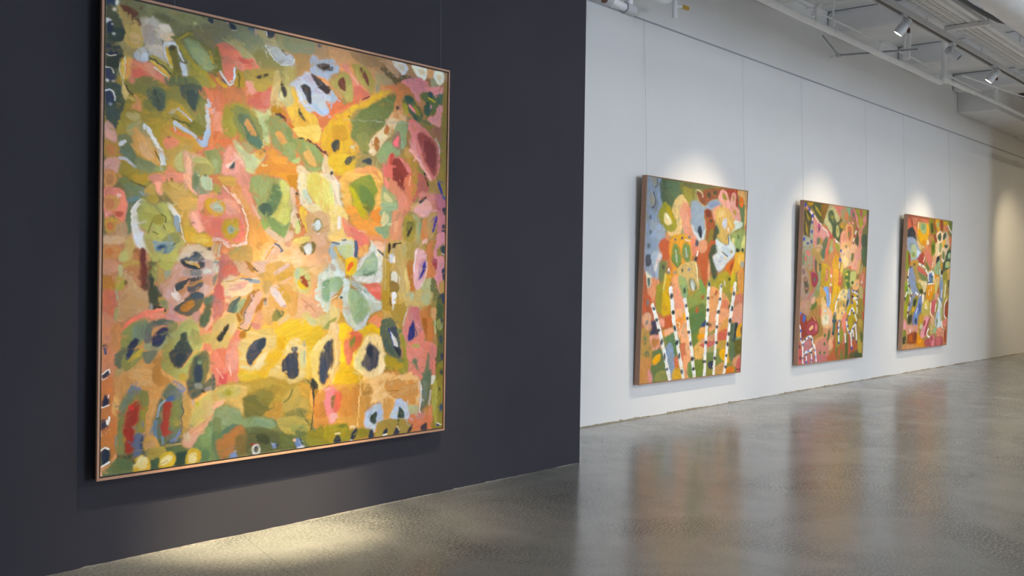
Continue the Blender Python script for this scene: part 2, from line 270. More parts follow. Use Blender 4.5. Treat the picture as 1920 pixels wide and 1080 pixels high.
STROKES_LARGE = """
f195158064 -38,-9 1559,-71 1553,1554 -38,1535
g253255124 -22,-29 507,-39 828,14 734,146 445,154 246,169 -22,245
g497220083 732,-27 1528,-44 1534,202 1090,194 734,146
g476316056 38,253 384,199 386,468 38,550
g425157069 344,206 830,131 936,477 743,864 431,866 326,527
g480211107 -21,769 249,726 431,903 433,1124 -21,1168
g317179061 536,678 1154,649 1217,948 946,1068 539,1054 452,903
g307179025 453,1014 1277,1036 1344,1350 1111,1330 498,1278
g477249079 -21,1067 310,1082 392,1306 273,1475 -21,1470
g152107028 434,1236 949,1275 1114,1459 851,1532 394,1492
g488210051 822,1265 1403,1265 1503,1502 850,1471
g061083040 -4,1422 477,1352 952,1441 851,1532 14,1526
g538200156 1217,948 1489,951 1499,1317 1284,1345
g386265086 1127,714 1390,705 1399,1084 1192,1120
g237176038 1376,112 1531,90 1504,1525 1407,1446
g207200099 38,-8 165,-31 383,-24 383,74 251,93 182,38 97,45 56,18
g259263119 126,3 222,-12 383,-5 383,47 280,42 193,41 138,36
g147144065 151,26 199,21 251,35 234,43 165,41
f343267120 222,4 245,7 239,16 216,18
f494357126 38,26 64,23 88,41 121,81 127,131 100,156 83,179 54,184 41,166 64,107 51,69
f682464126 64,84 118,81 121,142 94,152 67,141 56,123
f758508217 83,103 116,107 110,134 83,128
f148056033 48,22 72,22 102,31 116,61 116,77 94,71 70,50 54,36
f088097062 1,37 25,34 48,69 64,91 59,128 41,146 59,173 62,203 43,226 36,257 41,277 2,283
f045070054 25,104 62,94 62,120 49,140 12,141 7,130
f038052040 7,197 57,176 59,198 38,222 7,219
e919919831 44,16 40,26 33,27 29,20 33,10 40,9
f033053108 4,9 27,6 31,23 30,32 14,26 5,36
e766660495 36,39 33,45 25,47 21,42 25,36 33,35
f919919919 3,75 12,74 22,77 12,84 4,91
f025038081 5,93 14,81 26,86 27,101 17,115 7,120
e919894871 27,88 25,91 22,92 20,89 22,86 25,86
e919919756 33,116 30,121 25,122 22,118 25,114 30,113
f027038086 5,152 17,155 25,169 39,171 38,180 7,185
s919807615 3 5,185 17,187 35,182
f041052126 3,233 17,223 28,241 30,256 17,263 4,257
s919919752 3 3,225 20,225 29,238
e919919904 13,267 9,270 4,268 3,263 8,261 13,263
e753652550 34,264 32,267 26,268 24,266 26,263 32,262
f915614101 51,195 67,184 89,178 89,198 84,240 65,253 54,275 51,230
f919443125 70,191 89,183 89,206 84,232 73,242
s872837711 3 67,182 66,215 63,241 57,274
s755726613 3 49,205 47,220 53,245
s919616107 5 57,199 55,229 57,244
f671616516 110,55 138,47 171,43 194,59 222,72 222,82 199,97 182,116 200,133 211,173 194,181 166,160 138,149 127,131 121,91
f503419359 127,72 160,65 166,95 182,116 166,124 138,129 127,110
f577500406 166,103 188,109 194,129 171,123
f748668577 143,133 194,126 202,154 171,164 152,157
f919814661 177,60 211,53 222,72 199,81
f919710461 185,86 222,77 237,85 228,102 194,108
f189195075 217,91 251,77 280,61 310,60 251,98
f602617610 102,153 127,141 143,159 138,190 116,191 94,177
f749800858 121,160 141,159 141,182 121,183
f919919919 199,112 222,106 240,105 243,115 211,126
s919919917 6 198,113 205,148 217,177
s919919919 6 245,112 254,139 269,161
f786862919 255,169 275,170 293,181 290,204 266,208 260,186
f919246108 293,181 308,189 314,202 293,204
f853536059 202,122 214,126 220,151 228,170 237,190 220,193 211,157
f193173044 214,123 240,116 246,141 255,171 261,207 237,216 231,180 220,145
f085080044 217,122 240,118 234,132 220,132
f228209048 208,200 240,192 261,197 258,213 234,230 214,220
e919919635 230,186 226,192 219,193 216,188 219,182 226,181
f919295177 91,183 116,191 149,186 172,200 211,236 211,244 183,238 149,230 127,259 84,265 84,235
f890191123 89,211 111,205 127,218 144,231 127,238 92,241
f919393228 127,197 155,190 172,208 166,227 144,215
f919310210 177,215 214,238 200,244 172,226
f919597102 149,181 171,182 200,198 220,219 211,225 183,209
f466391078 149,160 171,162 200,178 229,196 217,209 188,190 155,175
s125109060 6 149,174 171,178 200,196 220,208
s919898743 4 166,201 189,213 217,227
e919919817 220,229 216,236 209,237 206,232 209,225 216,224
f278249086 105,247 149,230 183,251 177,262 105,272
f189183060 269,68 383,47 384,177 311,162
f307373173 269,87 310,87 341,103 365,126 375,168 359,186 335,179 305,147 281,119
f381454218 293,112 334,110 359,143 353,177 311,146
s420334038 16 248,101 269,126 296,159 329,180 353,198 384,221
s421316043 7 254,92 280,69 301,65
f335318069 281,167 329,186 372,228 326,235 287,208
s408317049 9 365,112 374,141 384,150
f162198086 211,225 281,207 317,215 323,235 212,252
f217195105 310,39 383,25 383,96 334,83 304,67
f019032073 355,1 370,-5 380,9 374,19 361,13
s041054028 3 337,2 349,7
e549554263 318,30 313,33 304,32 301,27 307,24 316,25
f270254069 57,274 166,258 212,259 252,246 267,278 297,309 327,342 352,383 327,397 282,375 238,348 209,362 178,377 128,357 84,367 57,386
f488334047 84,296 127,295 127,336 166,344 189,344 212,304 246,294 276,322 306,350 282,361 247,339 218,343 201,384 172,419 144,396 117,363 89,377 57,416 41,383 68,329
f065094074 3,282 54,275 65,314 68,324 60,355 49,382 41,403 33,419 12,394 3,387
f897638213 54,277 67,273 78,292 73,315 62,312
s141087032 6 70,272 78,287 92,297
f848372172 97,297 111,308 123,332 123,350 100,345 89,349 92,331 105,319
f591467170 70,359 95,353 111,351 122,368 100,381 78,373
s919919919 5 4,297 17,293 30,301 34,323
f037050113 3,302 17,299 29,309 32,323 23,342 7,337
e466545607 26,336 23,340 17,341 14,337 17,333 23,332
f153182103 144,267 183,261 206,273 206,300 195,333 166,326 144,303
f099129092 158,275 177,270 200,285 203,305 192,333 181,340 166,323 155,307
s074095073 9 166,274 178,304 183,334
f084118094 258,245 305,232 341,238 339,276 324,305 312,323 297,311 276,290 258,266
f054081074 276,263 311,253 330,283 312,320 291,304
f217236070 326,267 354,258 357,312 364,365 342,395 312,371 318,317
f182172030 282,361 312,352 355,377 336,401 297,384
s482557686 6 248,323 270,333 300,354
s576278132 2 264,332 291,344
s420273028 8 255,349 279,354 291,358
s122116031 6 232,354 267,361 297,373
s532639778 16 241,369 262,380
s436511648 14 273,384 297,395 315,406
s325432591 19 330,418 349,427 355,404 364,382
s484521562 14 365,370 367,348 360,333 357,295
s450554701 12 363,275 368,294
e547540558 373,342 368,355 359,356 354,345 359,332 368,331
f667193084 347,232 372,244 385,248 385,294 372,290 360,268
f721314195 360,303 385,305 385,335 373,326
f601213074 373,331 385,330 386,434 364,436 373,381
f293289106 346,449 386,437 387,522 307,528 313,495 358,486
f200237086 352,451 386,442 386,472 368,480
f421417147 298,470 343,468 374,490 386,500 358,491 307,491
f629352271 271,446 292,460 343,463 304,475 307,496 304,529 280,531 271,483
f767432305 289,471 301,480 301,529 283,530 281,504
f592155106 325,451 352,440 386,428 386,439 352,448 334,458
f531301054 201,384 241,380 265,393 297,405 330,423 343,444 298,454 271,446 224,466 201,437 189,401
f748251155 204,421 235,415 256,428 241,449 212,459 201,442
f709224078 224,382 247,387 270,400 300,405 297,413 265,409 235,401
e290091059 226,416 222,419 214,420 210,418 214,415 222,414
f467318083 212,462 253,447 271,430 306,442 271,464 268,510 239,529 218,499
f434440206 242,480 256,466 271,456 268,494 277,525 253,522 242,502
f637250124 201,526 224,509 248,533 201,537
f795431361 2,393 17,393 31,409 44,448 31,455 2,448
f919485383 4,422 31,424 39,444 10,444
f606314066 2,448 31,452 52,470 49,506 2,506
f672251085 10,467 31,467 36,490 18,497
f777403327 2,511 47,504 52,549 2,553
f691294113 2,541 31,541 31,551 2,553
f231254110 44,433 65,423 92,433 95,448 73,458 47,453
f458340058 46,387 84,378 95,387 73,415 52,427 44,408
f461418164 73,399 106,380 128,377 139,397 117,410 95,428 79,424
f714389125 95,407 117,399 139,417 167,446 178,471 184,507 161,512 128,491 106,473 95,443
f757449203 117,446 150,447 167,482 156,494 122,481
f842440143 117,410 128,419 139,443 111,441
f438381197 114,392 133,384 144,417 167,440 173,466 139,428 117,410
s801837832 16 139,394 156,416 172,440 190,464 195,490 198,503
s561612683 9 184,465 198,485 207,508
s919913824 6 150,406 167,430 184,454
s089079034 4 170,469 181,486 190,501
f443304036 164,383 189,386 189,428 207,468 195,464 178,429 161,405
f156210127 57,465 89,456 106,483 128,502 167,508 162,530 128,533 95,520 65,502 52,488
f240279141 106,493 145,500 184,517 173,534 139,537 106,519
s579585644 11 52,501 71,504 92,518 103,524
s733724695 11 52,460 68,448
e816803841 65,454 61,461 53,462 49,455 53,448 61,448
f363270044 55,518 90,520 123,533 145,542 55,549
f292338118 167,519 207,513 213,523 184,533
f739340111 2,553 44,550 41,581 26,594 5,598
f544231090 10,558 31,559 31,581 10,588
f355272037 49,549 145,542 150,567 139,586 112,583 84,575 47,565
f481306035 95,551 145,547 142,573 112,575
f195229082 44,565 71,560 106,581 128,587 95,597 68,594
f196248130 68,584 128,585 139,597 128,616 112,632 79,629 74,609
s132106046 5 65,553 90,569 117,580 139,584
f144248263 79,627 117,616 115,632 85,649
f138189097 74,645 101,638 112,648 96,670 96,706 93,742 77,743 74,702
s292357459 7 123,603 131,610
f679261182 150,546 210,536 271,531 280,552 265,564 225,564 213,552 207,582 173,581 153,567
f904385265 173,568 196,566 204,590 196,606 185,607 173,587
f524351089 153,575 173,579 179,610 185,625 168,637 139,615 134,600
s299134028 9 230,553 233,569
f461306078 196,582 225,564 271,566 301,583 326,603 350,634 326,652 272,655 242,640 219,610
f559342093 225,599 283,595 332,614 344,629 299,651 254,645
f505315070 225,636 242,640 266,658 299,653 302,702 278,703 266,682
f758394279 271,531 307,528 304,569 329,597 307,593 283,565
f204239144 307,528 334,526 337,559 356,579 381,577 359,601 338,597 313,577
f141181089 313,533 331,537 325,570 313,566
f361454306 337,537 362,529 381,555 381,577 356,579 337,561
s544524447 3 374,539 382,561 378,578
e053064035 359,530 357,534 352,534 349,530 352,526 357,526
f658277214 329,600 387,591 387,605 356,615 338,651 326,647
f482284018 356,615 387,607 388,665 369,655 353,634
e343395362 396,632 390,642 379,642 373,633 379,623 390,622
f656278229 302,653 329,649 354,672 388,671 388,735 363,716 326,723 308,691
f539155114 329,649 357,667 388,676 388,732 369,727 345,700 341,679
f716356299 299,659 323,663 341,695 345,717 323,723 308,691
e091057036 316,694 312,695 307,693 306,690 310,689 315,691
f514322039 272,703 308,702 326,723 357,722 388,748 388,771 351,766 314,762 284,762
f569385068 314,734 351,733 370,749 345,758 308,756
f919276197 2,601 44,596 63,607 76,629 74,691 66,707 47,693 31,683 2,690
e919607522 59,620 54,625 45,626 40,621 45,616 54,616
f689352086 5,626 31,619 55,633 42,662 13,669 3,654
f623224096 7,636 31,632 36,652 15,664
e919434432 23,677 18,682 8,684 2,681 7,676 17,674
f587334066 5,695 31,688 60,702 42,729 10,740
e585181065 37,716 30,728 16,729 9,717 16,705 30,704
f506311165 44,713 74,702 79,743 42,744
f637409234 2,748 74,745 96,752 74,769 31,775 2,776
f577250080 3,776 42,777 63,787 58,808 31,821 2,826
e550179055 36,798 29,811 13,812 5,798 13,785 29,785
f532362114 74,750 101,752 112,783 107,804 96,825 80,825 71,789
f447173058 104,791 123,785 123,825 104,825
f469463164 55,805 77,787 85,804 80,825 55,826
f538107058 31,670 66,671 58,687 42,685
s763756763 18 123,634 106,656 101,690 109,731 121,757 123,775
f687713755 98,659 112,653 129,725 140,730 134,751 140,777 115,783 104,762 96,711
s655640600 16 219,639 240,659 254,677 257,688
s168255404 13 248,678 251,699 257,720
f242322426 243,673 260,682 257,720 246,710
s590532413 5 266,698 272,736 281,757
f391395113 123,621 145,628 168,639 213,626 219,647 234,673 243,705 255,726 275,752 279,773 258,790 261,823 163,824 157,798 137,772 134,746 145,730 123,712 112,679 117,653
f354354090 129,665 168,671 162,708 151,730 129,710 118,684
f379291050 145,612 179,610 185,625 168,634 145,628
e273243042 208,688 196,705 174,706 162,690 173,672 196,671
s109115035 5 196,671 211,681 211,695
s165159049 4 165,695 157,714 151,735
s108096030 4 202,706 211,719
s147136037 4 168,729 185,736
f404381098 219,700 243,710 243,726 220,732 211,717
f232243088 202,749 249,726 266,747 249,769 214,765
f238326343 165,758 185,757 243,761 237,780 214,791 180,792 171,776
f077158269 182,773 214,767 223,791 208,798 185,794
e029050106 211,774 205,781 191,783 183,780 189,773 203,771
s106138079 7 246,764 231,775
f179261245 220,770 246,774 231,791 217,796
f533428320 279,773 327,767 357,771 389,787 389,821 261,823 267,790
f055081102 267,817 303,803 318,792 339,797 352,821
f034051070 303,800 315,789 327,789 324,805
e071059040 388,776 382,782 370,782 364,777 370,771 382,771
f110025024 123,785 132,780 141,790 143,824 123,825
f448308075 71,825 121,825 121,848 85,841 69,851
f438195082 88,841 124,843 129,914 113,903 99,877 85,867
f492315159 80,869 99,877 118,908 152,922 155,967 130,987 94,997 58,1017 48,1006 53,965 66,929 85,903
f469281138 69,924 152,927 155,972 113,982 69,970
f451264123 58,970 91,971 113,987 58,1012
f131029023 123,825 140,824 149,851 152,914 146,919 132,914 125,877
f040043030 143,830 151,840 152,919 143,903 147,856
f114115037 151,824 180,824 185,840 186,877 174,893 154,887 154,840
f267286086 166,840 180,840 177,882 166,866
s337359125 3 180,834 179,882 166,911
f026041037 154,872 169,872 174,911 186,935 169,946 156,940
f045058032 157,914 197,903 206,936 186,973 160,977
f377248083 185,840 206,839 207,893 186,893
f267328246 211,850 238,852 217,882 209,871
f363350081 185,824 243,823 232,850 206,850
f366250074 189,941 212,941 218,962 192,957
f182200089 197,951 226,952 221,979 197,967
s041041031 9 169,970 192,973 212,984
f281274252 158,964 169,962 169,983 158,985
f510322298 243,839 267,828 279,833 279,866 255,882 244,904 244,920 279,936 291,920 300,931 262,963 244,985 227,990 221,952 192,919 191,903 214,887 232,871
f373263267 345,821 389,821 389,912 355,937 340,918 355,887 346,854
f435446442 349,849 370,843 383,854 355,862
f390200148 358,871 389,868 389,901 358,896
f356272256 279,847 346,846 343,876 303,876 279,871
f150157166 303,849 342,849 340,871 309,871
f024038057 264,817 279,817 288,833 300,844 279,838
f030040051 333,821 355,824 355,838 339,841
f043061083 291,838 345,838 333,846 303,846
s407273086 12 288,825 309,827 330,838
s023030038 12 279,825 303,838 333,841
s439293089 8 291,823 312,827 333,839
s033044058 14 253,909 273,895 300,885 343,876
f042055064 247,898 273,887 279,909 267,914 250,922
f053064082 291,901 346,885 352,901 328,920 300,926
s327177056 8 282,902 309,901 334,890 349,887
s681621600 5 244,909 250,922
f664583542 232,928 256,923 268,936 262,952 247,947
f056068067 285,947 309,928 343,923 359,943 346,970 328,992 301,1002 244,987 244,976 268,958
f039060081 306,928 343,923 355,940 316,945
f082078047 316,964 355,945 340,978 316,986
f337139021 265,980 286,958 316,950 319,970 298,986 274,988
s574506473 2 256,964 279,950
f505266250 224,984 226,965 244,963 244,985 256,996 301,1008 295,1018 244,1017 221,1006
f334166154 310,997 340,987 341,1014 328,1030 313,1014
f036065041 359,943 390,937 390,977 378,1015 365,1043 344,1042 338,1025 343,998 362,976
f062096067 359,945 390,932 390,954 365,965
s817177120 13 64,1043 96,1015 141,993 169,1004
s668227150 16 152,998 186,999 218,1008
s768209144 11 141,988 169,986 203,981
s530229202 14 221,1000 256,1004 292,1013
f595282168 0,826 42,826 53,846 31,867 0,867
f481196030 2,872 31,870 45,887 42,911 5,913
f367331054 45,877 69,875 72,911 45,916
f120119034 72,887 82,887 80,900 72,900
f474443208 50,841 66,841 66,872 53,872
s338421292 6 45,918 50,944
f551152086 0,923 42,918 45,970 32,1011 10,995 0,989
f602238126 0,989 32,1006 48,1027 42,1083 0,1076
f516220076 32,1021 66,1038 59,1105 32,1104
f325302115 42,970 56,970 45,1016 40,1021
f223238073 69,1043 102,1023 141,1009 158,1025 152,1062 130,1087 86,1106 59,1105 64,1074
f162217147 107,1029 152,1014 158,1052 130,1077 102,1086
f262284147 147,1088 187,1090 215,1054 250,1033 245,1066 204,1112 141,1109
f103130108 152,1025 186,1010 227,1011 259,1028 244,1055 221,1032 186,1034 169,1052 152,1078 141,1077
f073109107 169,1017 215,1016 224,1027 186,1029
f123123116 141,1051 164,1057 167,1084 141,1088
f193202079 227,1019 259,1028 250,1050 227,1065 224,1033
f018027072 169,1071 192,1045 215,1038 227,1046 221,1070 204,1091 187,1102 169,1097 167,1084
f020028065 83,1101 105,1071 121,1074 119,1090 102,1107 89,1127
f242258090 227,1081 244,1060 268,1029 298,1013 322,1014 341,1053 350,1087 332,1119 227,1114 204,1112
f184190070 310,1046 344,1064 344,1098 317,1096
f027042044 271,1061 292,1057 298,1079 304,1096 317,1124 245,1120 256,1093 271,1078
e296130084 309,1075 307,1080 302,1080 299,1075 302,1070 307,1070
f364163094 344,1050 390,1038 391,1072 372,1088 347,1075
f353113078 360,1098 391,1094 391,1122 357,1120
f241199056 347,1070 391,1066 391,1094 347,1092
s368202162 9 390,1010 378,1032 365,1048
s327096060 8 390,1038 378,1052
f041053076 4,1089 18,1085 21,1103 5,1102
s017035076 9 8,1092 13,1103
f579224116 0,1102 42,1104 48,1156 35,1212 13,1221 0,1240
f585188055 0,1199 43,1197 53,1250 43,1286 54,1365 27,1383 0,1380
s047077170 8 10,1100 13,1115
f542272087 48,1167 97,1170 130,1148 175,1132 204,1129 210,1183 222,1222 204,1242 193,1284 176,1315 153,1398 142,1279 130,1236 108,1213 86,1222 59,1266 43,1229
f580322118 108,1171 170,1175 170,1223 142,1226 114,1203 91,1193
f361173043 175,1143 204,1139 207,1193 234,1217 204,1231 170,1207
f700398141 43,1249 59,1266 54,1313 37,1301
f259162048 284,1248 299,1272 318,1312 312,1361 282,1402 282,1309
f367289126 48,1167 75,1166 53,1193 48,1187
f109130080 42,1125 59,1110 80,1106 86,1138 72,1158 59,1167 42,1156
f231238073 69,1121 130,1109 136,1130 119,1150 91,1170 72,1168
s473341044 16 94,1138 119,1124 130,1114
f028041091 78,1122 94,1107 108,1107 97,1128 83,1140
f142154105 136,1119 187,1112 181,1133 158,1158 141,1146
f231235073 204,1123 233,1114 236,1157 263,1175 293,1161 317,1129 347,1120 329,1158 305,1173 293,1221 275,1215 245,1204 216,1186 204,1166
f300207032 266,1195 290,1196 290,1221 272,1212
f027039044 236,1114 311,1118 296,1150 275,1171 257,1176 236,1157
f018029044 257,1131 293,1128 275,1165 251,1164
f063074035 311,1157 347,1125 372,1127 382,1166 376,1205 354,1243 317,1234 299,1208
f030048044 317,1149 341,1136 348,1170 357,1198 345,1231 320,1229
f015025044 326,1171 348,1170 354,1204 345,1228 323,1227
e113162099 350,1159 346,1165 337,1165 333,1158 337,1151 346,1152
f039052046 296,1211 317,1223 348,1237 392,1212 392,1246 361,1260 342,1275 309,1283 296,1249
f115126122 324,1232 348,1231 354,1248 330,1246
e130114120 398,1248 391,1257 373,1260 361,1253 368,1244 386,1241
e018019015 368,1263 361,1264 351,1260 348,1254 354,1252 364,1257
s263196155 14 318,1290 330,1308
f246225082 315,1328 330,1297 358,1277 392,1257 393,1342 361,1361 312,1389
f265208099 355,1299 392,1291 393,1342 361,1350
e234212015 343,1299 339,1306 330,1305 326,1298 330,1291 339,1291
f328175123 306,1383 361,1361 393,1336 393,1359 349,1399 319,1418 282,1413
f085130063 393,1356 393,1427 331,1419 355,1388
f017035069 0,1181 11,1172 24,1168 29,1178 13,1193 3,1192
s900819720 4 -1,1181 13,1171 26,1165
s829752628 4 26,1165 28,1176
s797723630 3 0,1189 5,1197 19,1190
f016021048 3,1266 8,1249 16,1243 27,1263 24,1274 5,1282
s835758792 3 25,1245 23,1253
s873793795 4 -2,1279 3,1283 25,1276
f014028055 -1,1325 19,1322 29,1344 21,1356 6,1370 -1,1359
s919900868 6 27,1315 25,1336 19,1325
s919919909 6 -1,1359 3,1372 29,1355
f167181057 59,1303 70,1262 97,1238 130,1238 156,1246 156,1297 145,1338 142,1375 114,1372 120,1341 131,1294 125,1272 108,1271 86,1295 73,1331 70,1388 54,1386 54,1339
f150183129 62,1298 70,1267 94,1243 108,1255 81,1289 67,1320
f156189276 86,1237 108,1215 125,1214 133,1239 108,1237 92,1243
f260217032 131,1305 153,1291 148,1333 142,1375 125,1373 131,1337
f289029018 92,1288 111,1271 131,1278 128,1310 122,1341 114,1346 109,1393 75,1389 73,1357 78,1321
e520032024 111,1292 106,1301 94,1300 89,1290 94,1282 105,1283
f077105073 205,1255 228,1227 248,1224 269,1247 281,1270 279,1363 264,1400 240,1408 211,1405 182,1401 179,1353 187,1300
f115133048 240,1283 275,1286 279,1325 270,1357 258,1378 234,1359
f105121115 234,1250 272,1247 269,1274 240,1277
f105132238 242,1215 263,1219 290,1241 287,1254 269,1253 254,1232
f038082215 234,1266 246,1266 249,1278 222,1284 216,1275
s214286359 7 190,1327 199,1295 216,1278
s085152238 11 185,1342 183,1380 188,1397
s018029051 3 281,1292 279,1363 276,1391
f238025018 213,1289 222,1284 240,1288 237,1321 234,1359 228,1374 237,1386 217,1397 205,1383 205,1334
e246192038 269,1362 265,1368 257,1367 253,1361 257,1355 265,1356
s080122287 9 270,1387 258,1405
e105150376 141,1349 140,1362 138,1362 137,1348 138,1334 140,1335
f538184042 0,1355 48,1356 54,1424 46,1465 30,1463 27,1405 0,1402
f690323132 27,1462 48,1434 54,1450 32,1474 14,1487 0,1495 0,1469
f088118211 108,1378 145,1382 142,1420 131,1450 109,1447 106,1420
f043057094 136,1392 145,1393 137,1435 131,1423
s191235263 5 50,1377 48,1408
f212235077 54,1369 73,1371 78,1427 59,1435 54,1403
f302027016 73,1364 111,1363 109,1394 106,1436 81,1436 77,1390
f365169025 71,1382 82,1383 82,1399 73,1395
f458251068 148,1383 179,1386 188,1404 199,1427 194,1440 148,1434
f407234099 153,1405 182,1408 182,1430 154,1426
f279218048 148,1434 188,1433 217,1432 223,1457 188,1469 165,1460
f131175069 6,1496 22,1472 54,1453 84,1454 114,1480 112,1501 59,1501
f098142056 54,1456 81,1451 109,1474 106,1489 59,1477
e052075039 103,1453 95,1456 82,1452 76,1445 84,1441 97,1445
f039072041 171,1472 197,1464 194,1502 168,1504
f015034025 250,1482 270,1441 297,1450 295,1494 253,1499
f058085038 217,1434 246,1433 282,1437 307,1451 270,1452 241,1448
f549343031 112,1458 137,1446 165,1460 168,1482 160,1502 109,1498 109,1484 120,1478
f646558276 125,1455 148,1450 159,1467 151,1490 131,1493 120,1475
f379275018 200,1476 205,1455 235,1447 258,1467 250,1493 229,1501 197,1497
f473427232 208,1469 232,1458 247,1468 235,1483 214,1491 203,1487
s268169068 3 206,1485 226,1476
f295202014 295,1472 310,1449 325,1445 350,1459 344,1501 298,1500
f348311169 310,1465 331,1463 337,1477 331,1496 307,1493 304,1481
f343185140 276,1422 312,1402 362,1374 386,1354 387,1365 349,1401 325,1431 313,1446 291,1438
f283222164 282,1401 300,1389 312,1413 294,1422
f068114054 325,1442 349,1406 393,1366 394,1502 347,1504 353,1460
f094146066 349,1401 387,1382 393,1440 356,1446
e044083039 387,1478 378,1497 359,1494 350,1474 359,1455 378,1458
s114164216 9 208,1398 211,1420
s080117264 9 270,1391 258,1407 240,1413
s030045039 5 273,1414 258,1420 229,1414
s311224106 4 223,1427 276,1427
f014026056 3,1423 14,1411 27,1421 27,1452 16,1458 6,1462
s919876809 5 3,1415 14,1409 26,1415
s919919886 6 6,1467 27,1457
s894433267 6 0,1480 3,1495
f198198125 383,-5 414,-8 445,2 433,59 414,74 383,79
f191213136 445,-3 503,-4 576,-1 631,0 584,49 537,63 478,68 446,46
f220237137 478,29 576,13 563,64 511,79 472,63
f324295159 553,4 590,-3 631,23 666,34 631,63 590,48 570,29
f229239138 631,6 679,-3 680,55 645,49
f165205140 672,-2 787,-6 810,8 807,44 734,63 680,55
f215147071 791,-3 877,-4 878,50 810,50 810,8
f265172073 702,63 788,51 789,101 760,123 710,152 702,97
f287190109 810,8 878,8 878,56 818,60
f185185073 550,72 590,53 632,86 667,109 709,102 717,142 682,182 633,189 612,141 564,131 544,107
f368334161 440,66 465,53 504,80 537,96 558,138 524,110 478,107 465,87
f271236086 667,115 716,101 717,136 703,179 668,184
f377304129 625,139 646,135 654,186 619,191
f283234062 505,147 564,134 625,133 626,167 605,193 532,204 505,180
f336241054 518,184 592,170 605,193 525,205
f599173123 383,87 440,72 478,90 498,114 537,108 554,133 511,151 485,139 463,145 460,176 457,193 434,197 415,167 409,129
f608220165 459,132 491,127 505,152 479,154
f455096078 478,107 518,117 537,113 524,127 485,128
f170163035 383,96 399,93 409,146 409,173 384,193
f018031056 433,-1 445,-1 465,7 465,22 446,21
s630306367 3 422,-4 433,4
s571508375 3 450,24 468,23
f050101183 516,1 539,-4 540,6 517,10
e131186177 538,12 532,19 521,22 515,16 521,9 532,7
s540291320 5 546,-1 548,19
f014026061 590,2 624,-7 624,10 610,21 593,16
s499507590 4 586,-6 593,13
s395157133 4 627,7 628,21
e069088109 837,6 831,14 819,16 812,11 818,3 831,1
f297351437 590,50 638,50 666,63 702,68 712,84 702,100 667,108 646,101 611,72
s422462480 5 590,53 618,83 653,108 702,99 714,81
s100081031 7 659,55 677,70
f233305439 785,60 810,50 826,65 878,53 879,123 845,122 789,113
f061046042 815,79 879,68 879,92 856,96 833,91
f018016018 841,84 879,77 879,92 852,94
f303374508 710,152 746,131 782,111 819,138 865,155 703,179
f034029029 785,113 815,124 842,140 865,158 831,163 801,141
f021021022 545,171 564,161 598,149 595,158 565,173
f015015016 654,186 657,168 671,184
f058057038 472,163 489,160 496,210 470,214
f329230028 466,164 495,159 505,208 466,214
s121107028 7 479,168 483,212
s525618751 7 463,151 463,181 447,211
s079098124 10 403,191 425,209
s559348022 14 397,202 428,220
s536599663 7 406,174 428,198 441,212
f020019015 739,174 760,160 779,168
f627270245 508,191 538,186 538,203 512,207
f526162087 385,248 416,249 441,281 423,311 423,375 442,395 436,440 386,439
f639260171 385,316 416,315 420,375 385,379
f521147055 385,379 433,385 442,400 462,404 455,421 420,425 411,453 386,437
f407104077 519,240 538,232 565,216 619,197 620,243 593,275 559,274 519,271
f574251208 515,207 538,203 558,217 525,236
f323253053 545,202 599,194 585,214 552,216
f431136111 572,221 613,210 613,255 579,260
f456142122 559,277 579,274 586,290 562,291
f341386217 526,284 559,285 593,275 620,275 627,297 600,309 608,394 587,391 566,324 539,299
f279349179 566,313 600,297 607,331 594,378 580,357
f382431235 462,404 488,412 514,438 567,433 594,436 568,473 555,508 515,506 501,479 481,447
f280259127 497,406 527,400 547,418 521,437
f271231037 441,273 480,268 519,277 552,298 546,338 488,407 481,379 430,385 417,359 422,298
f256234039 426,303 467,303 468,386 433,385 420,359
f165188062 464,284 513,286 539,305 566,324 587,379 581,414 554,423 514,398 481,368 461,337
f082125078 480,312 513,303 539,322 560,359 577,380 581,414 547,412 514,387 487,345
f069131099 507,365 547,372 580,391 577,417 547,412 514,390
f448237082 503,338 519,319 533,334 553,366 550,375 527,372 517,353
s258248078 3 490,342 503,360
f450345162 619,191 654,186 647,210 658,238 627,256 613,250
f387277102 613,244 647,236 669,257 620,260
f344327155 647,187 710,178 718,200 718,247 690,263 661,243 647,225
f473455257 657,203 672,213 675,224 658,238 647,222
s197239260 3 650,204 647,222 661,234
f030031033 654,192 661,182 675,186 682,205 675,224 665,217
f480320049 703,191 721,194 754,242 799,263 825,287 833,322 830,365 785,364 734,357 712,336 705,308 679,264 711,242
f503386100 705,325 755,313 829,305 830,353 785,358 727,349
f424250034 733,286 777,287 777,311 741,315
f021034031 733,251 747,267 770,297 740,283 731,266
f458287023 844,321 882,274 884,390 842,388 837,346
f412124048 802,251 844,267 881,247 882,274 859,301 833,310 821,281
s448129050 8 869,209 881,232
f350113020 690,309 719,321 705,331 691,321
f297156010 613,273 641,255 669,271 683,287 669,292 627,285
f056025024 631,288 662,281 683,299 676,311 648,300
s407147031 8 662,281 683,293
f290367512 717,177 739,174 768,187 790,166 816,162 842,176 880,183 881,213 854,214 874,239 866,258 840,267 806,253 788,262 758,248 736,218
f371438559 721,188 739,191 758,230 743,226
f247354547 798,219 836,238 866,246 840,261 806,247
f019021030 746,173 779,165 790,190 791,226 776,225 757,195
f023021030 820,162 876,150 880,171 865,182 838,174
f170208084 593,321 614,301 648,294 676,311 698,332 712,360 734,381 721,430 714,448 685,439 649,413 622,398 607,365
f144189073 684,328 705,337 706,384 691,368 677,346
f439233074 635,354 656,348 677,369 686,386 683,401 667,394 649,378
f199247102 663,394 720,382 724,429 714,448 678,437
f166226082 705,366 741,359 785,370 823,384 846,405 862,447 847,472 794,480 765,461 742,427 720,400
f210279110 764,455 794,465 847,460 832,476 794,483
f479290093 757,414 775,400 797,413 816,439 814,457 786,450 768,431
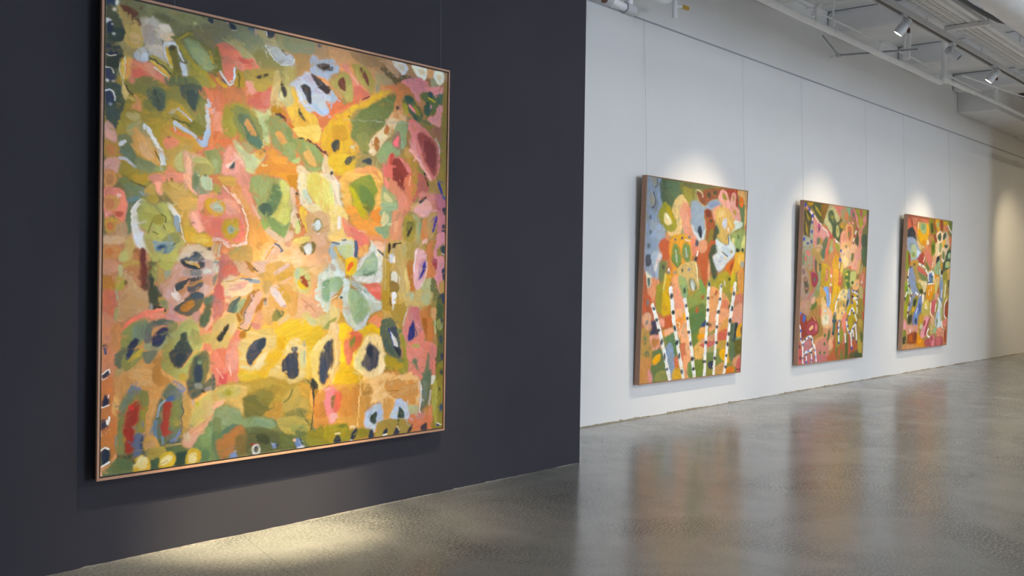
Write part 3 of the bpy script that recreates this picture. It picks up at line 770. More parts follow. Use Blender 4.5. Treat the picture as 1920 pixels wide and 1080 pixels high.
s054026030 6 734,362 771,362 808,376 842,394 869,409 884,426
f475207032 574,472 608,452 601,424 622,407 650,422 685,445 721,456 732,494 561,508
f526235045 622,439 664,435 685,451 664,464 629,461
f447232042 547,440 567,424 594,424 588,442 568,456
e079100052 600,422 595,429 587,430 582,424 586,418 595,417
s360269046 10 587,396 608,400
f296385157 706,449 742,430 742,445 721,456
f526421267 728,467 757,462 779,478 787,489 736,493
f484398290 857,410 884,435 885,481 847,475
f577262223 424,447 443,423 462,426 481,452 508,478 502,512 421,519 416,492
f601361305 462,437 491,457 505,484 475,470
f643487463 434,487 456,474 472,464 456,494 434,496
f026056057 446,499 462,474 469,476 464,503
f226266117 386,442 405,443 414,464 415,514 399,521 387,522
f270332160 386,472 405,476 399,499 386,500
f513223179 450,517 531,510 529,567 563,645 577,667 563,668 539,641 492,575 482,537
f498245082 482,542 496,564 536,635 577,673 597,707 639,735 626,776 592,812 551,812 530,755 530,692 503,631 463,594 457,561
f459216056 529,641 563,668 591,713 618,741 584,765 537,732
f454274063 405,526 469,524 476,551 450,559 421,552
f274259066 387,555 418,569 412,586 387,588
e149118132 415,585 412,588 406,589 403,586 406,582 412,582
f458173160 412,570 444,565 450,589 425,588
f508187153 418,591 450,589 483,607 503,648 516,693 517,739 497,748 439,758 426,736 388,732 387,599
f559267202 425,602 470,608 493,649 451,657 425,630
f493131103 388,671 426,675 493,671 514,739 452,752 388,732
s579409322 6 421,561 457,586 493,612 513,653 523,693 520,744
s602393312 12 466,588 489,612
s510353331 12 388,743 426,750 452,769 517,753
f470282036 387,610 419,611 435,629 425,658 406,667 388,665
f331401353 387,627 409,623 425,638 416,650 387,649
s182242213 3 394,643 413,639
f346250022 422,691 438,674 483,666 490,694 481,728 452,744 426,730
e203275257 471,706 464,720 449,721 441,707 449,694 463,693
e088144136 466,709 464,714 459,714 456,710 458,705 464,704
f264171056 452,777 494,762 537,767 544,807 524,818 472,819
s329336343 6 417,759 407,798
f338115105 420,792 439,789 459,814 472,819 420,820
f392249102 388,759 407,759 407,787 389,793
s204190086 7 455,791 494,768
e310164044 591,759 583,775 566,775 557,760 565,745 582,745
f204253100 528,533 555,514 588,508 623,514 672,522 697,544 704,573 709,626 702,685 688,721 671,728 632,706 583,673 559,631 549,594 529,567
f234281115 569,547 603,550 603,591 569,622 556,594 542,566
f420422120 658,523 686,527 702,561 702,644 681,668 631,665 617,654 645,629 662,581
f352383107 673,657 702,650 699,673 674,680
f086147068 630,537 658,546 662,581 645,629 617,648 597,655 569,627 596,609 617,573
f053092067 569,622 596,609 617,613 624,642 590,652
f044082068 586,609 600,611 603,631 590,629
f133205077 590,649 624,659 674,686 698,668 695,697 681,724 660,722 618,692
f203269078 577,667 611,683 618,703 591,701
f399305232 597,707 625,700 653,720 681,733 667,748 639,735
s498329245 9 542,618 570,662
s486214131 8 637,507 672,513
f481224027 602,504 736,493 740,517 729,550 708,543 686,521 658,511
f379168015 686,503 736,499 736,541 722,548 700,532
f493344262 701,549 726,553 722,577 727,625 706,661 699,697 724,702 710,732 689,751 681,727 699,685 709,632
f514413324 719,622 738,627 731,678 717,690 705,655
e042035024 739,564 735,569 727,570 723,565 727,561 735,560
s444210035 5 733,574 741,612
f531495365 739,493 776,490 780,550 803,593 845,600 845,630 796,630 759,611 741,576
f495420246 759,605 811,605 845,618 849,642 804,632
f365449365 758,545 777,550 803,590 781,592 759,575
f484457139 776,490 836,485 885,506 887,634 853,633 841,612 818,598 796,567 773,520
f441391095 787,495 832,491 836,540 811,578 788,537
f530475374 836,485 885,481 885,506 855,496
s508263112 3 843,509 845,642
f527375050 745,612 767,616 775,658 779,706 760,677 745,642
f486261045 767,622 782,640 783,712 771,658
s314095035 11 738,639 749,671 761,707
f438161076 746,701 768,688 772,712 724,720 721,711
f431466189 727,666 745,659 749,701 728,708
s043047027 3 730,636 749,683
f429288169 778,634 888,640 890,813 592,817 639,746 675,745 689,757 710,738 779,706
f447385125 721,729 779,718 798,726 776,742 725,744
f492307214 812,699 846,703 874,745 836,759 805,729
f478266147 798,760 889,751 890,813 762,815
f326174119 689,739 710,744 700,762 682,751
f120094031 747,755 761,743 809,738 824,759 806,784 773,781 750,770
f439468489 765,755 794,742 804,757 799,781 780,786 769,767
e018016012 778,783 775,788 770,788 767,783 770,778 775,778
f189154046 812,656 834,649 850,667 850,685 827,703 809,699
f455544646 812,674 831,655 846,673 835,692 816,695
f350240200 592,817 632,752 650,752 675,769 661,787 640,817
s054069108 7 639,749 657,758 671,775
e071081118 672,778 669,782 663,782 660,778 663,774 669,774
s296159033 5 633,758 599,806
e196258272 893,770 890,783 882,783 878,770 882,757 889,756
f229082079 411,820 468,819 495,859 466,876 427,882 421,921 441,955 454,972 409,1022 390,1032 390,932 408,876
f294076062 433,831 472,836 479,865 427,870
f348329296 389,821 411,820 408,854 389,854
f127129112 389,871 408,865 396,898 389,898
f065103128 390,937 396,938 393,960 390,960
f282068066 399,904 427,901 437,949 415,943 399,932
f333259187 430,884 453,870 485,870 495,879 545,887 545,916 519,933 473,941 453,958 437,938 431,913
f293160156 453,899 495,890 525,887 518,904 486,916 456,918
s286184063 6 440,887 472,882 492,873
s074106172 5 495,877 532,877
s108150215 13 535,884 572,887
s053073116 7 518,880 545,879
s241238237 5 545,876 572,876
f167078015 511,819 531,818 558,841 548,853 528,841
s026039050 5 551,838 568,850
f307187139 468,819 511,819 545,856 572,858 572,873 538,867 498,862 478,836
s252177112 8 478,825 505,853 535,870
f304208182 544,818 619,817 599,852 586,876 572,858 572,847 558,835
f236147043 565,864 592,855 627,849 641,875 627,905 600,928 586,905 586,881
f272167053 599,835 633,817 704,816 726,845 712,875 669,884 641,875
f202136050 586,887 627,887 621,925 593,928
f227141029 641,861 704,848 726,857 690,881 655,884 641,872
s286204199 16 644,855 672,840 697,825
s286179139 8 676,887 712,869
f276173106 600,928 641,893 690,887 727,893 756,923 812,948 839,961 862,998 832,1028 772,1014 721,1025 677,982 628,1005 601,992
f252143044 621,928 676,893 727,905 742,929 728,1013 692,1000 621,975
f227137027 655,893 684,914 713,947 691,970 663,940
s269225250 26 634,917 656,943 674,964
f267234261 620,911 641,908 670,935 688,964 677,973 649,952
e176123145 694,973 689,978 680,977 675,973 680,969 689,969
f410272148 792,833 890,813 891,838 856,844 834,869 815,863
f324201098 785,881 819,869 816,948 786,948 775,929
f293164114 749,947 831,954 847,1004 817,1022 757,996
s216098053 4 756,947 786,966 779,990
s206102055 4 794,972 824,997
f235239105 726,845 755,833 785,842 800,881 786,930 764,929 741,908 726,887
f186236178 730,845 748,839 745,887 734,893
f301214008 737,881 763,887 785,902 771,914 749,908
f135028014 748,872 766,866 785,884 789,902 774,902 756,887
f145066011 477,1012 512,956 552,916 579,919 559,933 526,979 500,1019 487,1030
f178073009 573,957 593,945 587,980 566,997 553,991
f027054056 444,989 460,961 486,944 502,939 486,973 473,1001 454,998
f125170114 473,990 493,956 519,945 506,979 486,998
f045079071 467,989 486,967 480,995
s276182106 7 454,961 479,941
f264164151 552,939 572,925 586,928 573,957 553,997 536,1031 527,1054 503,1053 500,1036 519,991
f258175171 519,991 553,991 540,1031 520,1037
s049046051 4 552,939 529,973 500,1036
e042040041 608,952 604,959 596,959 592,951 596,944 604,944
e135130131 608,963 604,971 596,971 592,963 596,955 604,956
s035033020 4 493,1047 530,1060 546,1032
f267125079 560,1003 587,986 601,1016 587,1050 567,1056 547,1037
f246152068 593,975 635,987 636,1040 594,1027
f230089080 546,1032 574,1038 574,1056 547,1052
f088088030 635,1005 649,987 678,994 678,1012 657,1029 632,1025
f060068027 656,988 681,994 671,1018 653,1005
f253190102 664,1017 706,1004 706,1022 657,1041
f250224103 757,1008 794,1003 825,1022 893,999 894,1061 840,1053 802,1046
f218223128 787,1015 825,1028 817,1046 795,1039
f125146051 863,1054 894,1030 894,1061 859,1063
f282200013 636,1070 678,1036 714,1022 765,1023 802,1049 848,1053 863,1078 826,1145 789,1143 758,1099 722,1091 686,1137 637,1135 650,1100
f251155006 636,1099 693,1084 679,1137 637,1135
f253176013 788,1076 852,1078 815,1126 781,1106
f258196078 416,1016 454,1000 487,1018 490,1047 474,1069 468,1092 442,1125 391,1122 390,1038
f282208116 454,1040 487,1030 480,1064 454,1069
f006008012 406,1078 422,1062 448,1034 454,1043 438,1074 419,1095 410,1089
f275092075 448,1125 474,1064 493,1053 507,1076 494,1127
f277125100 468,1092 497,1093 494,1127 461,1126
f160068008 494,1076 507,1059 523,1063 520,1086 510,1092
f261204092 527,1066 574,1059 636,1070 650,1082 630,1134 497,1128 500,1093 527,1083
f229184068 574,1059 636,1052 636,1076 588,1074
f017024046 534,1118 554,1096 581,1088 602,1086 609,1101 588,1132 531,1141
f012019038 574,1091 602,1086 605,1110 588,1132 568,1125
f286240138 715,1097 751,1092 777,1118 781,1142 694,1138
f022030051 719,1124 744,1125 741,1140 719,1139
e120134125 780,1113 781,1124 774,1126 767,1116 765,1105 772,1104
f338281140 811,1144 841,1108 871,1091 894,1080 895,1148
f016021042 876,1113 895,1108 895,1148 857,1146
f054107110 389,821 408,820 414,829 408,843 411,829
f279332333 834,863 867,838 891,831 893,986 862,998 846,967 816,948 827,905
f374420431 860,844 891,838 891,868 853,875
f113204142 853,890 891,878 892,949 877,961 854,942
f092175114 857,884 891,875 891,893 861,902
s354174110 7 819,869 815,911 812,942
e216283252 887,841 881,844 870,845 864,841 869,837 881,837
f291086067 391,1122 488,1127 495,1185 489,1236 462,1234 411,1236 392,1201
f326105071 391,1128 410,1132 436,1181 410,1185 391,1167
f285128117 448,1125 484,1127 488,1190 462,1200 442,1170
f254041044 423,1203 449,1208 446,1239 417,1234
s315222209 4 457,1171 464,1212
s326204197 3 407,1185 433,1218
s244102090 8 475,1195 488,1233
f038048043 392,1206 401,1213 405,1241 392,1257
f260211095 494,1127 534,1130 521,1161 548,1185 589,1162 623,1134 715,1139 680,1167 673,1196 687,1224 709,1238 753,1226 745,1165 781,1148 783,1234 717,1256 666,1235 617,1222 589,1203 541,1200 498,1182
f286249173 575,1155 616,1134 616,1151 582,1191 555,1198 555,1186
f264171009 623,1134 679,1137 658,1178 624,1211 603,1239 555,1244 508,1235 492,1213 505,1197 575,1205 589,1191
f264194021 501,1203 562,1204 576,1228 535,1234 498,1225
s252250180 6 505,1183 535,1185
f019024043 531,1129 588,1132 575,1149 555,1168 548,1185 524,1164
f015021039 676,1182 694,1156 722,1139 741,1140 745,1189 753,1226 716,1241 695,1222 673,1208
f020026044 708,1169 741,1170 745,1195 716,1199
f310224037 789,1143 811,1144 805,1223 786,1243 782,1179
f326265093 804,1150 857,1146 842,1195 843,1238 866,1271 897,1267 898,1286 844,1288 820,1249 808,1205
f017026050 842,1195 853,1152 895,1148 896,1204 882,1253 866,1265 847,1251
f251239127 752,1141 781,1142 782,1197 760,1202
s149175160 6 776,1142 774,1179
f173122022 528,1239 624,1229 681,1242 717,1260 794,1262 806,1328 818,1378 800,1451 748,1414 675,1364 625,1359 591,1368 516,1360 509,1301
f127095019 535,1280 624,1258 674,1268 646,1302 604,1339 556,1317 516,1302
f061061019 512,1296 576,1290 604,1310 618,1341 577,1372 523,1361
f091084021 569,1277 631,1277 639,1313 611,1328 576,1307
f193145039 681,1305 731,1273 768,1276 799,1327 777,1374 718,1368 682,1347
f227137024 746,1262 798,1266 806,1291 776,1313 754,1287
f195111022 604,1357 674,1316 675,1382 640,1379
s085084024 8 724,1278 710,1307 689,1323
f090089032 696,1360 762,1351 784,1375 770,1398 704,1385
f186153041 668,1375 770,1386 800,1420 771,1447 697,1439 661,1405
s071068026 7 755,1360 781,1387 800,1414
f012017017 805,1254 820,1246 840,1278 832,1299 821,1329 810,1291
s015022017 7 817,1292 821,1329 820,1360
s042043018 6 822,1360 815,1409 808,1439
s011017016 3 786,1246 809,1267
f183098015 825,1286 844,1291 836,1312 825,1311
f273120027 825,1317 851,1301 898,1280 900,1437 823,1428 826,1379
f253103024 822,1342 875,1340 884,1391 830,1392
f346111132 871,1346 875,1315 898,1289 900,1421 892,1411 880,1378
f334068063 883,1322 898,1311 899,1374 887,1366
f258185069 411,1253 469,1246 528,1251 529,1280 509,1301 516,1348 476,1333 469,1309 424,1305 392,1314 392,1268
f199184069 411,1259 499,1254 489,1288 424,1288
e135128013 468,1275 462,1284 450,1283 444,1273 450,1263 462,1264
f338189140 405,1298 440,1298 418,1319 405,1320 393,1342 392,1319
f090131077 412,1321 444,1313 470,1321 503,1335 513,1365 570,1366 633,1378 654,1404 626,1413 577,1407 516,1395 490,1392 451,1411 393,1427 393,1347
f108142085 412,1321 457,1325 470,1373 412,1378
f091136088 563,1371 633,1384 643,1403 591,1397
f037073058 393,1427 419,1407 457,1388 490,1386 497,1404 444,1413 412,1423
s137160120 4 399,1365 412,1395
f145067024 412,1429 457,1406 497,1393 523,1407 510,1441
f047055023 510,1406 564,1400 626,1413 683,1437 756,1470 490,1438
f021026015 571,1430 612,1429 633,1449 606,1458 571,1454
f126133042 719,1411 778,1417 793,1450 756,1458 719,1435
f106098011 763,1446 823,1441 861,1426 877,1447 900,1462 901,1487 763,1471
f156130008 877,1447 900,1443 901,1487 862,1476
f074098043 393,1363 431,1361 419,1428 413,1496 394,1499
f045083046 393,1408 419,1405 438,1425 406,1432 426,1492 413,1496 394,1459
f165074025 406,1444 457,1410 497,1394 523,1414 517,1463 491,1477 445,1489 426,1492
f075058021 497,1420 544,1437 544,1484 511,1497 484,1494 484,1459
f040047021 544,1417 591,1425 719,1446 749,1483 734,1496 627,1495 544,1496 530,1453
f020026013 571,1429 619,1437 620,1467 578,1453
f052065021 669,1431 734,1460 734,1490 684,1490
f057071027 734,1435 793,1448 824,1501 779,1502
f114105014 793,1448 900,1441 901,1501 809,1502
f156131006 877,1433 900,1429 901,1479 869,1476
s096016011 9 551,1461 578,1462
f306328376 554,1471 575,1461 589,1478 585,1495 558,1495
f008010018 561,1474 573,1467 582,1477 578,1491 565,1490
e068099226 660,1478 654,1486 642,1485 636,1475 642,1466 654,1468
e011016034 667,1477 663,1482 657,1481 654,1476 657,1471 663,1472
s269300357 3 637,1469 644,1467
f077118263 464,1483 487,1480 491,1503 458,1502 468,1492
e199222315 492,1474 490,1478 484,1480 479,1479 481,1475 487,1473
e152017012 447,1493 444,1495 439,1495 437,1492 439,1490 444,1490
f059100239 738,1463 760,1463 771,1485 756,1497 742,1488
e316213146 744,1467 740,1472 732,1471 728,1465 732,1460 740,1461
f295316408 745,1495 775,1489 779,1500
s011016034 4 760,1463 775,1489
f401235121 877,-7 1042,-11 1191,0 1292,3 1427,2 1506,4 1508,46 1458,61 1369,46 1174,63 1113,73 1001,51 919,65 878,49
f261166082 975,4 1129,4 1147,34 1043,44 992,30
f515307163 1120,9 1191,7 1219,42 1210,64 1156,32
f269172072 879,103 952,85 986,150 982,190 929,184 880,166
f339208099 880,141 912,161 937,186 905,188
f239327465 878,49 902,55 919,74 915,94 895,100 879,100
e013014018 892,83 887,92 879,94 874,86 878,77 887,76
f221334517 880,166 904,181 917,199 905,226 889,234 881,229
f490181135 923,61 964,57 977,87 1010,114 1036,130 1003,148 977,119 956,91
f548288231 960,68 981,87 1015,114 1011,127 981,100
f449120082 986,144 1015,127 1045,139 1075,151 1062,166 1020,188 979,216 954,226 978,190
f423114050 881,242 917,186 946,207 978,193 1016,188 954,232 882,267
s505133069 6 946,220 975,213
f244231072 888,133 919,103 948,86 973,101 986,150 982,193 954,194 929,171 904,156
f297270086 945,150 981,132 982,190 945,185
f097026022 916,129 932,110 944,112 953,149 947,159 924,150
f255237066 976,55 1013,46 1056,52 1087,77 1096,101 1088,142 1075,151 1045,129 1014,104 997,84
f306272079 1001,64 1018,87 1053,121 1045,129 1010,101
f105026028 1018,61 1030,55 1056,78 1068,112 1061,120 1044,100
s550202166 7 1086,73 1106,97
f294253126 1104,61 1139,68 1131,96 1122,131 1101,147 1096,115
f225216158 1105,113 1122,111 1123,137 1105,140
f317251137 1139,62 1192,67 1207,98 1140,108
f114087040 1125,44 1147,34 1192,53 1215,70 1220,83 1207,98 1184,81 1148,60
f092085045 1211,74 1247,48 1293,48 1307,56 1266,72 1229,85
s141102079 9 1275,56 1305,53
f747733697 1184,1 1236,-1 1264,8 1272,20 1256,43 1237,46 1210,30
f655587410 1218,12 1246,11 1251,31 1233,30
s683728812 5 1265,18 1256,40 1238,48
f919895723 1294,0 1339,-1 1378,3 1378,31 1364,52 1331,45 1307,25
f836684413 1330,11 1364,12 1359,30 1340,33
f919919767 1419,4 1471,2 1477,37 1458,57 1433,54 1417,32
f804678388 1437,18 1462,18 1457,36 1437,36
f763391158 1383,2 1417,4 1408,40 1383,30
f317144053 1374,42 1398,49 1394,67 1384,65
f375374222 1398,45 1432,43 1433,75 1409,82
f673243261 1238,80 1266,62 1312,48 1369,50 1399,76 1409,89 1351,108 1333,121 1304,111 1266,96
f595206230 1312,55 1360,61 1389,78 1341,78
f692276295 1285,93 1333,121 1343,144 1314,137
f796291299 1399,76 1478,65 1478,86 1429,114 1409,96
f462173058 1211,91 1248,85 1294,106 1314,134 1295,143 1248,129 1231,172 1217,171 1207,132
f481162066 1140,111 1211,97 1221,130 1184,118
f490314023 882,286 922,255 979,213 1045,181 1097,148 1140,125 1185,122 1149,147 1089,185 1046,210 987,234 963,276
f495295020 882,273 930,248 979,226 979,248 947,278 882,286
s443175066 6 882,267 946,230
s109029024 5 1033,179 1071,161
f087124039 1017,237 1089,185 1185,133 1207,132 1204,173 1195,207 1160,239 1151,253 1005,271
f110138046 1046,227 1150,187 1177,210 1134,255 1047,266
s133187070 8 1149,157 1195,171
e114122027 978,252 974,256 964,257 960,254 964,249 973,248
f334162082 1213,175 1236,168 1236,192 1213,195
e067034040 1228,185 1223,193 1213,194 1208,187 1212,179 1222,178
f081118055 1249,139 1276,125 1304,132 1314,147 1353,180 1363,200 1344,223 1316,219 1278,190 1245,181
f292278027 1245,164 1268,164 1278,190 1269,212 1250,194
f278247026 1305,159 1344,188 1334,203 1306,180
f919249311 1277,166 1289,165 1315,185 1318,193 1296,184
f028073052 1277,180 1296,191 1330,214 1321,226 1297,201
f035090065 1258,131 1300,132 1300,149 1268,157
f109153054 1351,108 1399,94 1439,127 1445,154 1411,187 1401,160 1352,132
f031077098 1385,99 1409,96 1415,113 1400,118
s505419034 8 1390,120 1425,132
f036099068 1367,154 1386,138 1406,159 1406,180 1387,198 1363,186
f046139091 1439,99 1478,90 1474,115 1460,145 1440,130
f693281344 1401,146 1411,152 1401,167
f768302292 1440,155 1470,144 1472,214 1393,224 1392,203 1431,184
f263176041 1478,58 1503,47 1507,210 1472,214
f493317190 1173,224 1195,207 1259,206 1269,225 1251,241 1160,252
f382167048 1196,218 1223,207 1223,231 1200,237
e706107177 1314,227 1306,235 1289,237 1280,231 1289,222 1305,220
f457280020 882,272 988,272 981,337 1023,362 1007,393 1032,397 966,442 1000,452 885,475
f467319026 884,411 1007,400 991,460 925,472 885,462
f364201020 890,303 947,289 964,336 907,352
f447232049 963,281 988,278 977,334 1002,341 1024,382 1007,387 994,365
f114143046 996,258 1151,238 1134,281 1099,301 1074,330 1066,381 1036,384 1023,352 985,337 984,298
f096122045 1055,250 1151,238 1130,271 1090,282
f166181059 1006,322 1061,306 1066,368 1032,371
f031041043 887,366 903,349 925,350 926,375 908,399 891,382
f042052054 949,424 978,402 1007,403 1003,413 962,438
f030042056 1037,416 1067,402 1084,405 1082,427 1050,422
f378371264 977,364 994,362 998,371 981,373
f567331083 934,477 1008,452 1093,431 1138,454 1147,493 1148,540 1141,602 1097,604 1113,529 1081,472 1042,478 992,499 976,519 994,610 961,611 935,542
f526241104 1000,452 1093,431 1120,462 1076,462 1008,465
s496227085 9 1094,451 1129,475
s394141038 3 1094,444 1134,481 1139,528
f157204028 980,513 1025,486 1068,470 1094,474 1112,509 1109,563 1092,598 1053,580 1001,550
f095148037 1034,502 1095,544 1096,597 1062,606 1027,549
f191220041 1000,498 1060,480 1095,511 1069,513
f376348008 976,519 1009,537 1053,600 1053,606 1015,608 984,551
f142197051 1064,473 1081,465 1090,478 1073,486
f473363226 1169,236 1223,230 1215,258 1188,294 1153,325 1131,354 1119,379 1084,389 1066,374 1074,340 1100,308 1134,281 1160,254
f492434283 1117,306 1152,285 1170,303 1135,327 1117,322
f278102020 1160,257 1174,269 1170,293 1159,299 1148,289
f245098022 1100,318 1120,319 1125,355 1110,373 1096,351
e201156155 1088,340 1087,346 1083,347 1082,341 1083,335 1087,335
f521450324 1070,364 1092,362 1092,378 1075,380
f180258150 1214,251 1241,231 1270,244 1275,285 1262,337 1239,347 1235,371 1199,374 1172,370 1189,321 1206,282
f173256124 1110,376 1144,340 1180,322 1189,355 1181,376 1163,405 1119,402
f191237122 1119,389 1181,380 1164,411 1128,415
f224126090 1197,300 1224,277 1238,296 1235,340 1216,346 1193,334
f654125157 1198,327 1220,298 1229,307 1221,335 1207,341
s226323246 7 1243,316 1253,342
f433107095 1164,411 1181,376 1208,377 1254,383 1292,414 1302,454 1294,496 1266,509 1219,488 1183,471 1155,453
f328051040 1181,380 1199,374 1195,422 1182,417
f538161150 1235,381 1292,414 1288,442 1255,417
f146026022 1199,395 1226,382 1255,410 1274,443 1266,519 1248,513 1210,489 1196,449
f203035029 1217,386 1255,417 1283,442 1275,477 1237,432
f485119122 1146,413 1173,438 1165,472 1184,525 1156,500 1147,473
f470170103 1183,471 1229,494 1276,525 1304,551 1267,567 1230,556 1193,524
f491149083 1265,457 1302,454 1313,509 1305,558 1266,519
f571191153 1156,473 1183,491 1175,512 1161,506
s638350240 5 1293,455 1289,490
f340193030 1240,370 1263,355 1300,365 1329,389 1345,437 1331,480 1323,522 1304,551 1302,461 1282,401
f410242066 1258,345 1286,338 1310,364 1273,381
e178096020 1282,311 1279,330 1273,330 1269,313 1272,295 1279,294
f237131049 1270,278 1289,283 1290,331 1276,333
f559177177 1283,222 1316,222 1345,235 1384,255 1414,280 1449,304 1460,342 1457,413 1438,450 1413,466 1368,428 1329,389 1291,352 1299,289 1279,264
f533237252 1289,304 1318,332 1348,374 1378,413 1358,408 1300,354
s685374346 9 1290,348 1334,382 1368,417 1413,459
f225048044 1345,266 1384,276 1429,299 1450,343 1446,400 1437,436 1413,435 1372,379 1347,329 1327,293
f170034039 1366,302 1424,310 1440,365 1417,424 1377,357
s560479448 5 1433,285 1454,311 1460,342
f303126085 1403,249 1472,220 1473,291 1433,281
f671293287 1392,209 1466,199 1457,232 1422,226
f129155064 1344,215 1393,216 1412,227 1374,232
f231177036 1466,199 1506,194 1504,517 1469,519 1457,449 1470,341
f254292227 1269,237 882,272 1269,241
f341094082 1335,438 1364,442 1399,489 1390,510 1352,527 1305,558 1318,515 1336,479
f133180043 1334,403 1364,428 1359,436 1340,423
s033029021 10 1373,434 1394,482
f273180054 1403,467 1447,450 1449,506 1470,541 1430,543 1400,510
f019025236 1448,467 1460,466 1479,508 1479,519 1464,505
f477183165 1351,520 1390,510 1439,521 1490,539 1496,582 1305,592 1314,564 1343,556
f604334316 1314,564 1400,545 1411,587 1315,592
s495414395 5 1343,564 1386,539
f015018023 1343,552 1381,529 1386,539 1348,562
f365121169 1439,514 1489,525 1496,568 1451,584 1440,557
f055085214 1474,519 1500,524 1495,539
f013026041 1481,572 1501,571 1501,582 1481,583
f429164097 1248,554 1304,551 1315,592 1231,597
f414281118 1305,565 1343,559 1324,591 1301,593
f536194141 1225,552 1266,533 1287,594 1226,597
f234286145 1143,504 1184,521 1221,553 1231,590 1203,598 1141,602
f434415226 1152,527 1193,548 1194,568 1158,560
f222318203 1144,568 1221,570 1213,598 1141,602
f539488399 885,450 909,499 930,510 931,555 948,596 911,614 899,589 886,526
f516523172 886,526 902,557 911,614 887,615
f384448216 885,507 894,525 895,577 886,545
e024026020 899,476 891,483 882,481 881,473 888,467 897,468
f567470199 887,601 940,598 969,629 962,682 913,706 889,707
f569405157 888,675 953,672 1013,726 889,736
f569550578 924,638 936,641 937,679 921,680
f551233038 952,598 1010,594 1037,632 1067,637 1097,609 1140,587 1123,635 1142,667 1116,699 1064,707 1025,686 995,654
f356296007 1010,594 1040,592 1071,617 1071,634 1045,638 1019,613
f125131029 1044,592 1083,590 1084,610 1062,604
f525178026 1088,610 1132,594 1141,634 1124,655 1097,636
f572241050 1029,659 1124,658 1143,708 1099,713 1046,691
f534175122 940,640 982,655 1029,689 1072,714 1077,737 1047,751 1026,771 1004,719 962,708
f559145113 978,674 1029,685 1072,710 1073,737 1039,751 987,703
s579291210 7 1025,686 1063,691
f581302091 1022,778 1039,751 1069,737 1074,770 1039,791
f530210109 1072,704 1143,708 1188,720 1161,731 1116,722 1081,723
f600360249 1090,730 1125,722 1161,734 1162,761 1126,756 1099,736
f201291169 1123,615 1149,593 1194,604 1195,645 1187,669 1183,696 1161,711 1143,704 1107,676 1124,665 1151,667 1150,630
f179263148 1107,672 1142,664 1178,663 1178,693 1152,711 1125,692
f463424244 1150,606 1177,615 1177,646 1151,664 1137,654
f208292180 1181,584 1231,581 1203,590 1185,591
f496208122 1204,603 1240,591 1277,579 1268,621 1250,649 1256,707 1201,719 1187,686
f577289175 1209,644 1232,643 1223,678 1210,682
f426153096 1254,594 1277,589 1269,628
f557301317 1314,577 1411,571 1397,607 1363,616 1334,603
f281286141 1306,605 1344,613 1354,644 1356,701 1347,729 1327,695 1326,646
f177262166 1345,641 1359,644 1360,683 1348,683
f254205033 1268,621 1296,609 1325,632 1331,666 1317,709 1304,723 1280,717 1256,707 1260,669
f124117029 1278,641 1316,639 1307,674 1279,682
f023020021 1279,696 1288,675 1302,657 1307,660 1298,685 1289,699
f450174059 1364,630 1388,622 1399,678 1390,713 1361,711
f379243094 1392,614 1421,592 1446,598 1452,626 1433,687 1424,702 1399,699 1388,657
f004009257 1444,603 1449,622 1433,671 1421,670 1427,638
f428160218 1451,590 1496,598 1493,674 1453,672
f016035074 1486,570 1501,571 1502,602 1484,592
f019039068 1480,642 1498,643 1499,685 1478,675
f541217272 1453,676 1498,674 1499,717 1465,733 1450,769 1496,782 1489,891 1474,927 1443,883 1427,819 1426,769 1444,719
f017038067 1470,740 1500,728 1501,768 1485,764
s495370424 5 1480,761 1501,768
f240025028 1426,787 1453,787 1452,819 1440,835 1427,812
f011032063 1482,833 1502,825 1503,873 1488,869
f426145048 1390,742 1424,712 1426,784 1428,855 1399,876 1402,798
f472170061 1402,798 1432,812 1443,855 1394,883
f586357321 1366,714 1390,703 1395,720 1371,728
f308238069 1257,728 1347,729 1319,758 1310,807 1282,800 1271,759
f372280100 1215,729 1271,728 1282,807 1297,842 1304,954 1238,953 1227,856 1217,788
f422304121 1254,801 1301,821 1313,954 1248,953
f531394143 1273,828 1297,835 1308,912 1284,925
s299340209 5 1266,731 1267,773
s396191117 3 1220,733 1217,801 1237,891
f336226029 1161,748 1179,747 1190,822 1192,918 1193,952 1143,952 1155,877 1158,802
s422363203 4 1161,748 1167,822 1165,952
s339287284 4 1161,721 1164,775
f404481499 913,735 954,727 1004,729 1009,752 1005,785 1023,804 972,792 922,761
f370424238 922,751 971,743 1001,752 993,785 968,796 939,780
f422463212 963,743 984,743 980,786 964,792
f256329397 897,739 930,738 914,755 939,780 914,800 890,794 889,755
s070110189 7 897,736 930,741
s089141232 7 942,725 962,724
s052080154 15 1013,732 1018,758 1014,785
f540561548 1023,811 1057,784 1086,753 1095,736 1126,756 1153,775 1153,802 1146,877 1102,891 1067,887 1033,887 1007,877 998,858
f430487476 1090,740 1117,752 1108,769 1086,757
f218313209 1032,831 1065,794 1100,763 1117,776 1127,816 1123,847 1084,860 1015,864 1011,851
f273365251 1057,804 1109,790 1123,830 1075,837
f110180131 1045,857 1075,847 1119,843 1075,864
f264371276 1011,844 1040,837 1049,857 1007,864
s051065094 8 1126,759 1153,775
s525481315 4 1126,762 1145,802
f436500487 890,807 931,806 965,858 944,864 982,877 987,950 933,949 953,910 940,871 891,868
f320270231 890,813 915,826 915,845 891,839
s464285016 12 910,758 930,787 956,819
f427358215 914,793 947,806 964,832 948,845
f621400009 964,799 989,789 1018,795 1019,838 1002,858 965,854 964,825
f554096023 977,818 999,807 1002,821 985,838 971,845
s370425074 3 986,858 987,900
f192294191 891,878 915,865 944,868 953,890 933,917 892,936
f199302217 891,890 932,884 916,916 892,923
f314360329 994,877 1033,891 1076,917 1121,951 1051,951 1016,910 990,891
s184256284 4 1029,904 1077,931
s070095090 6 991,910 1029,924
f255328190 986,910 1029,924 1047,950 983,950
f506123097 1050,901 1076,892 1142,894 1143,952 1121,951 1085,924
f578155125 1085,917 1142,904 1143,945 1121,945
f041054057 941,943 954,943 954,949 941,949
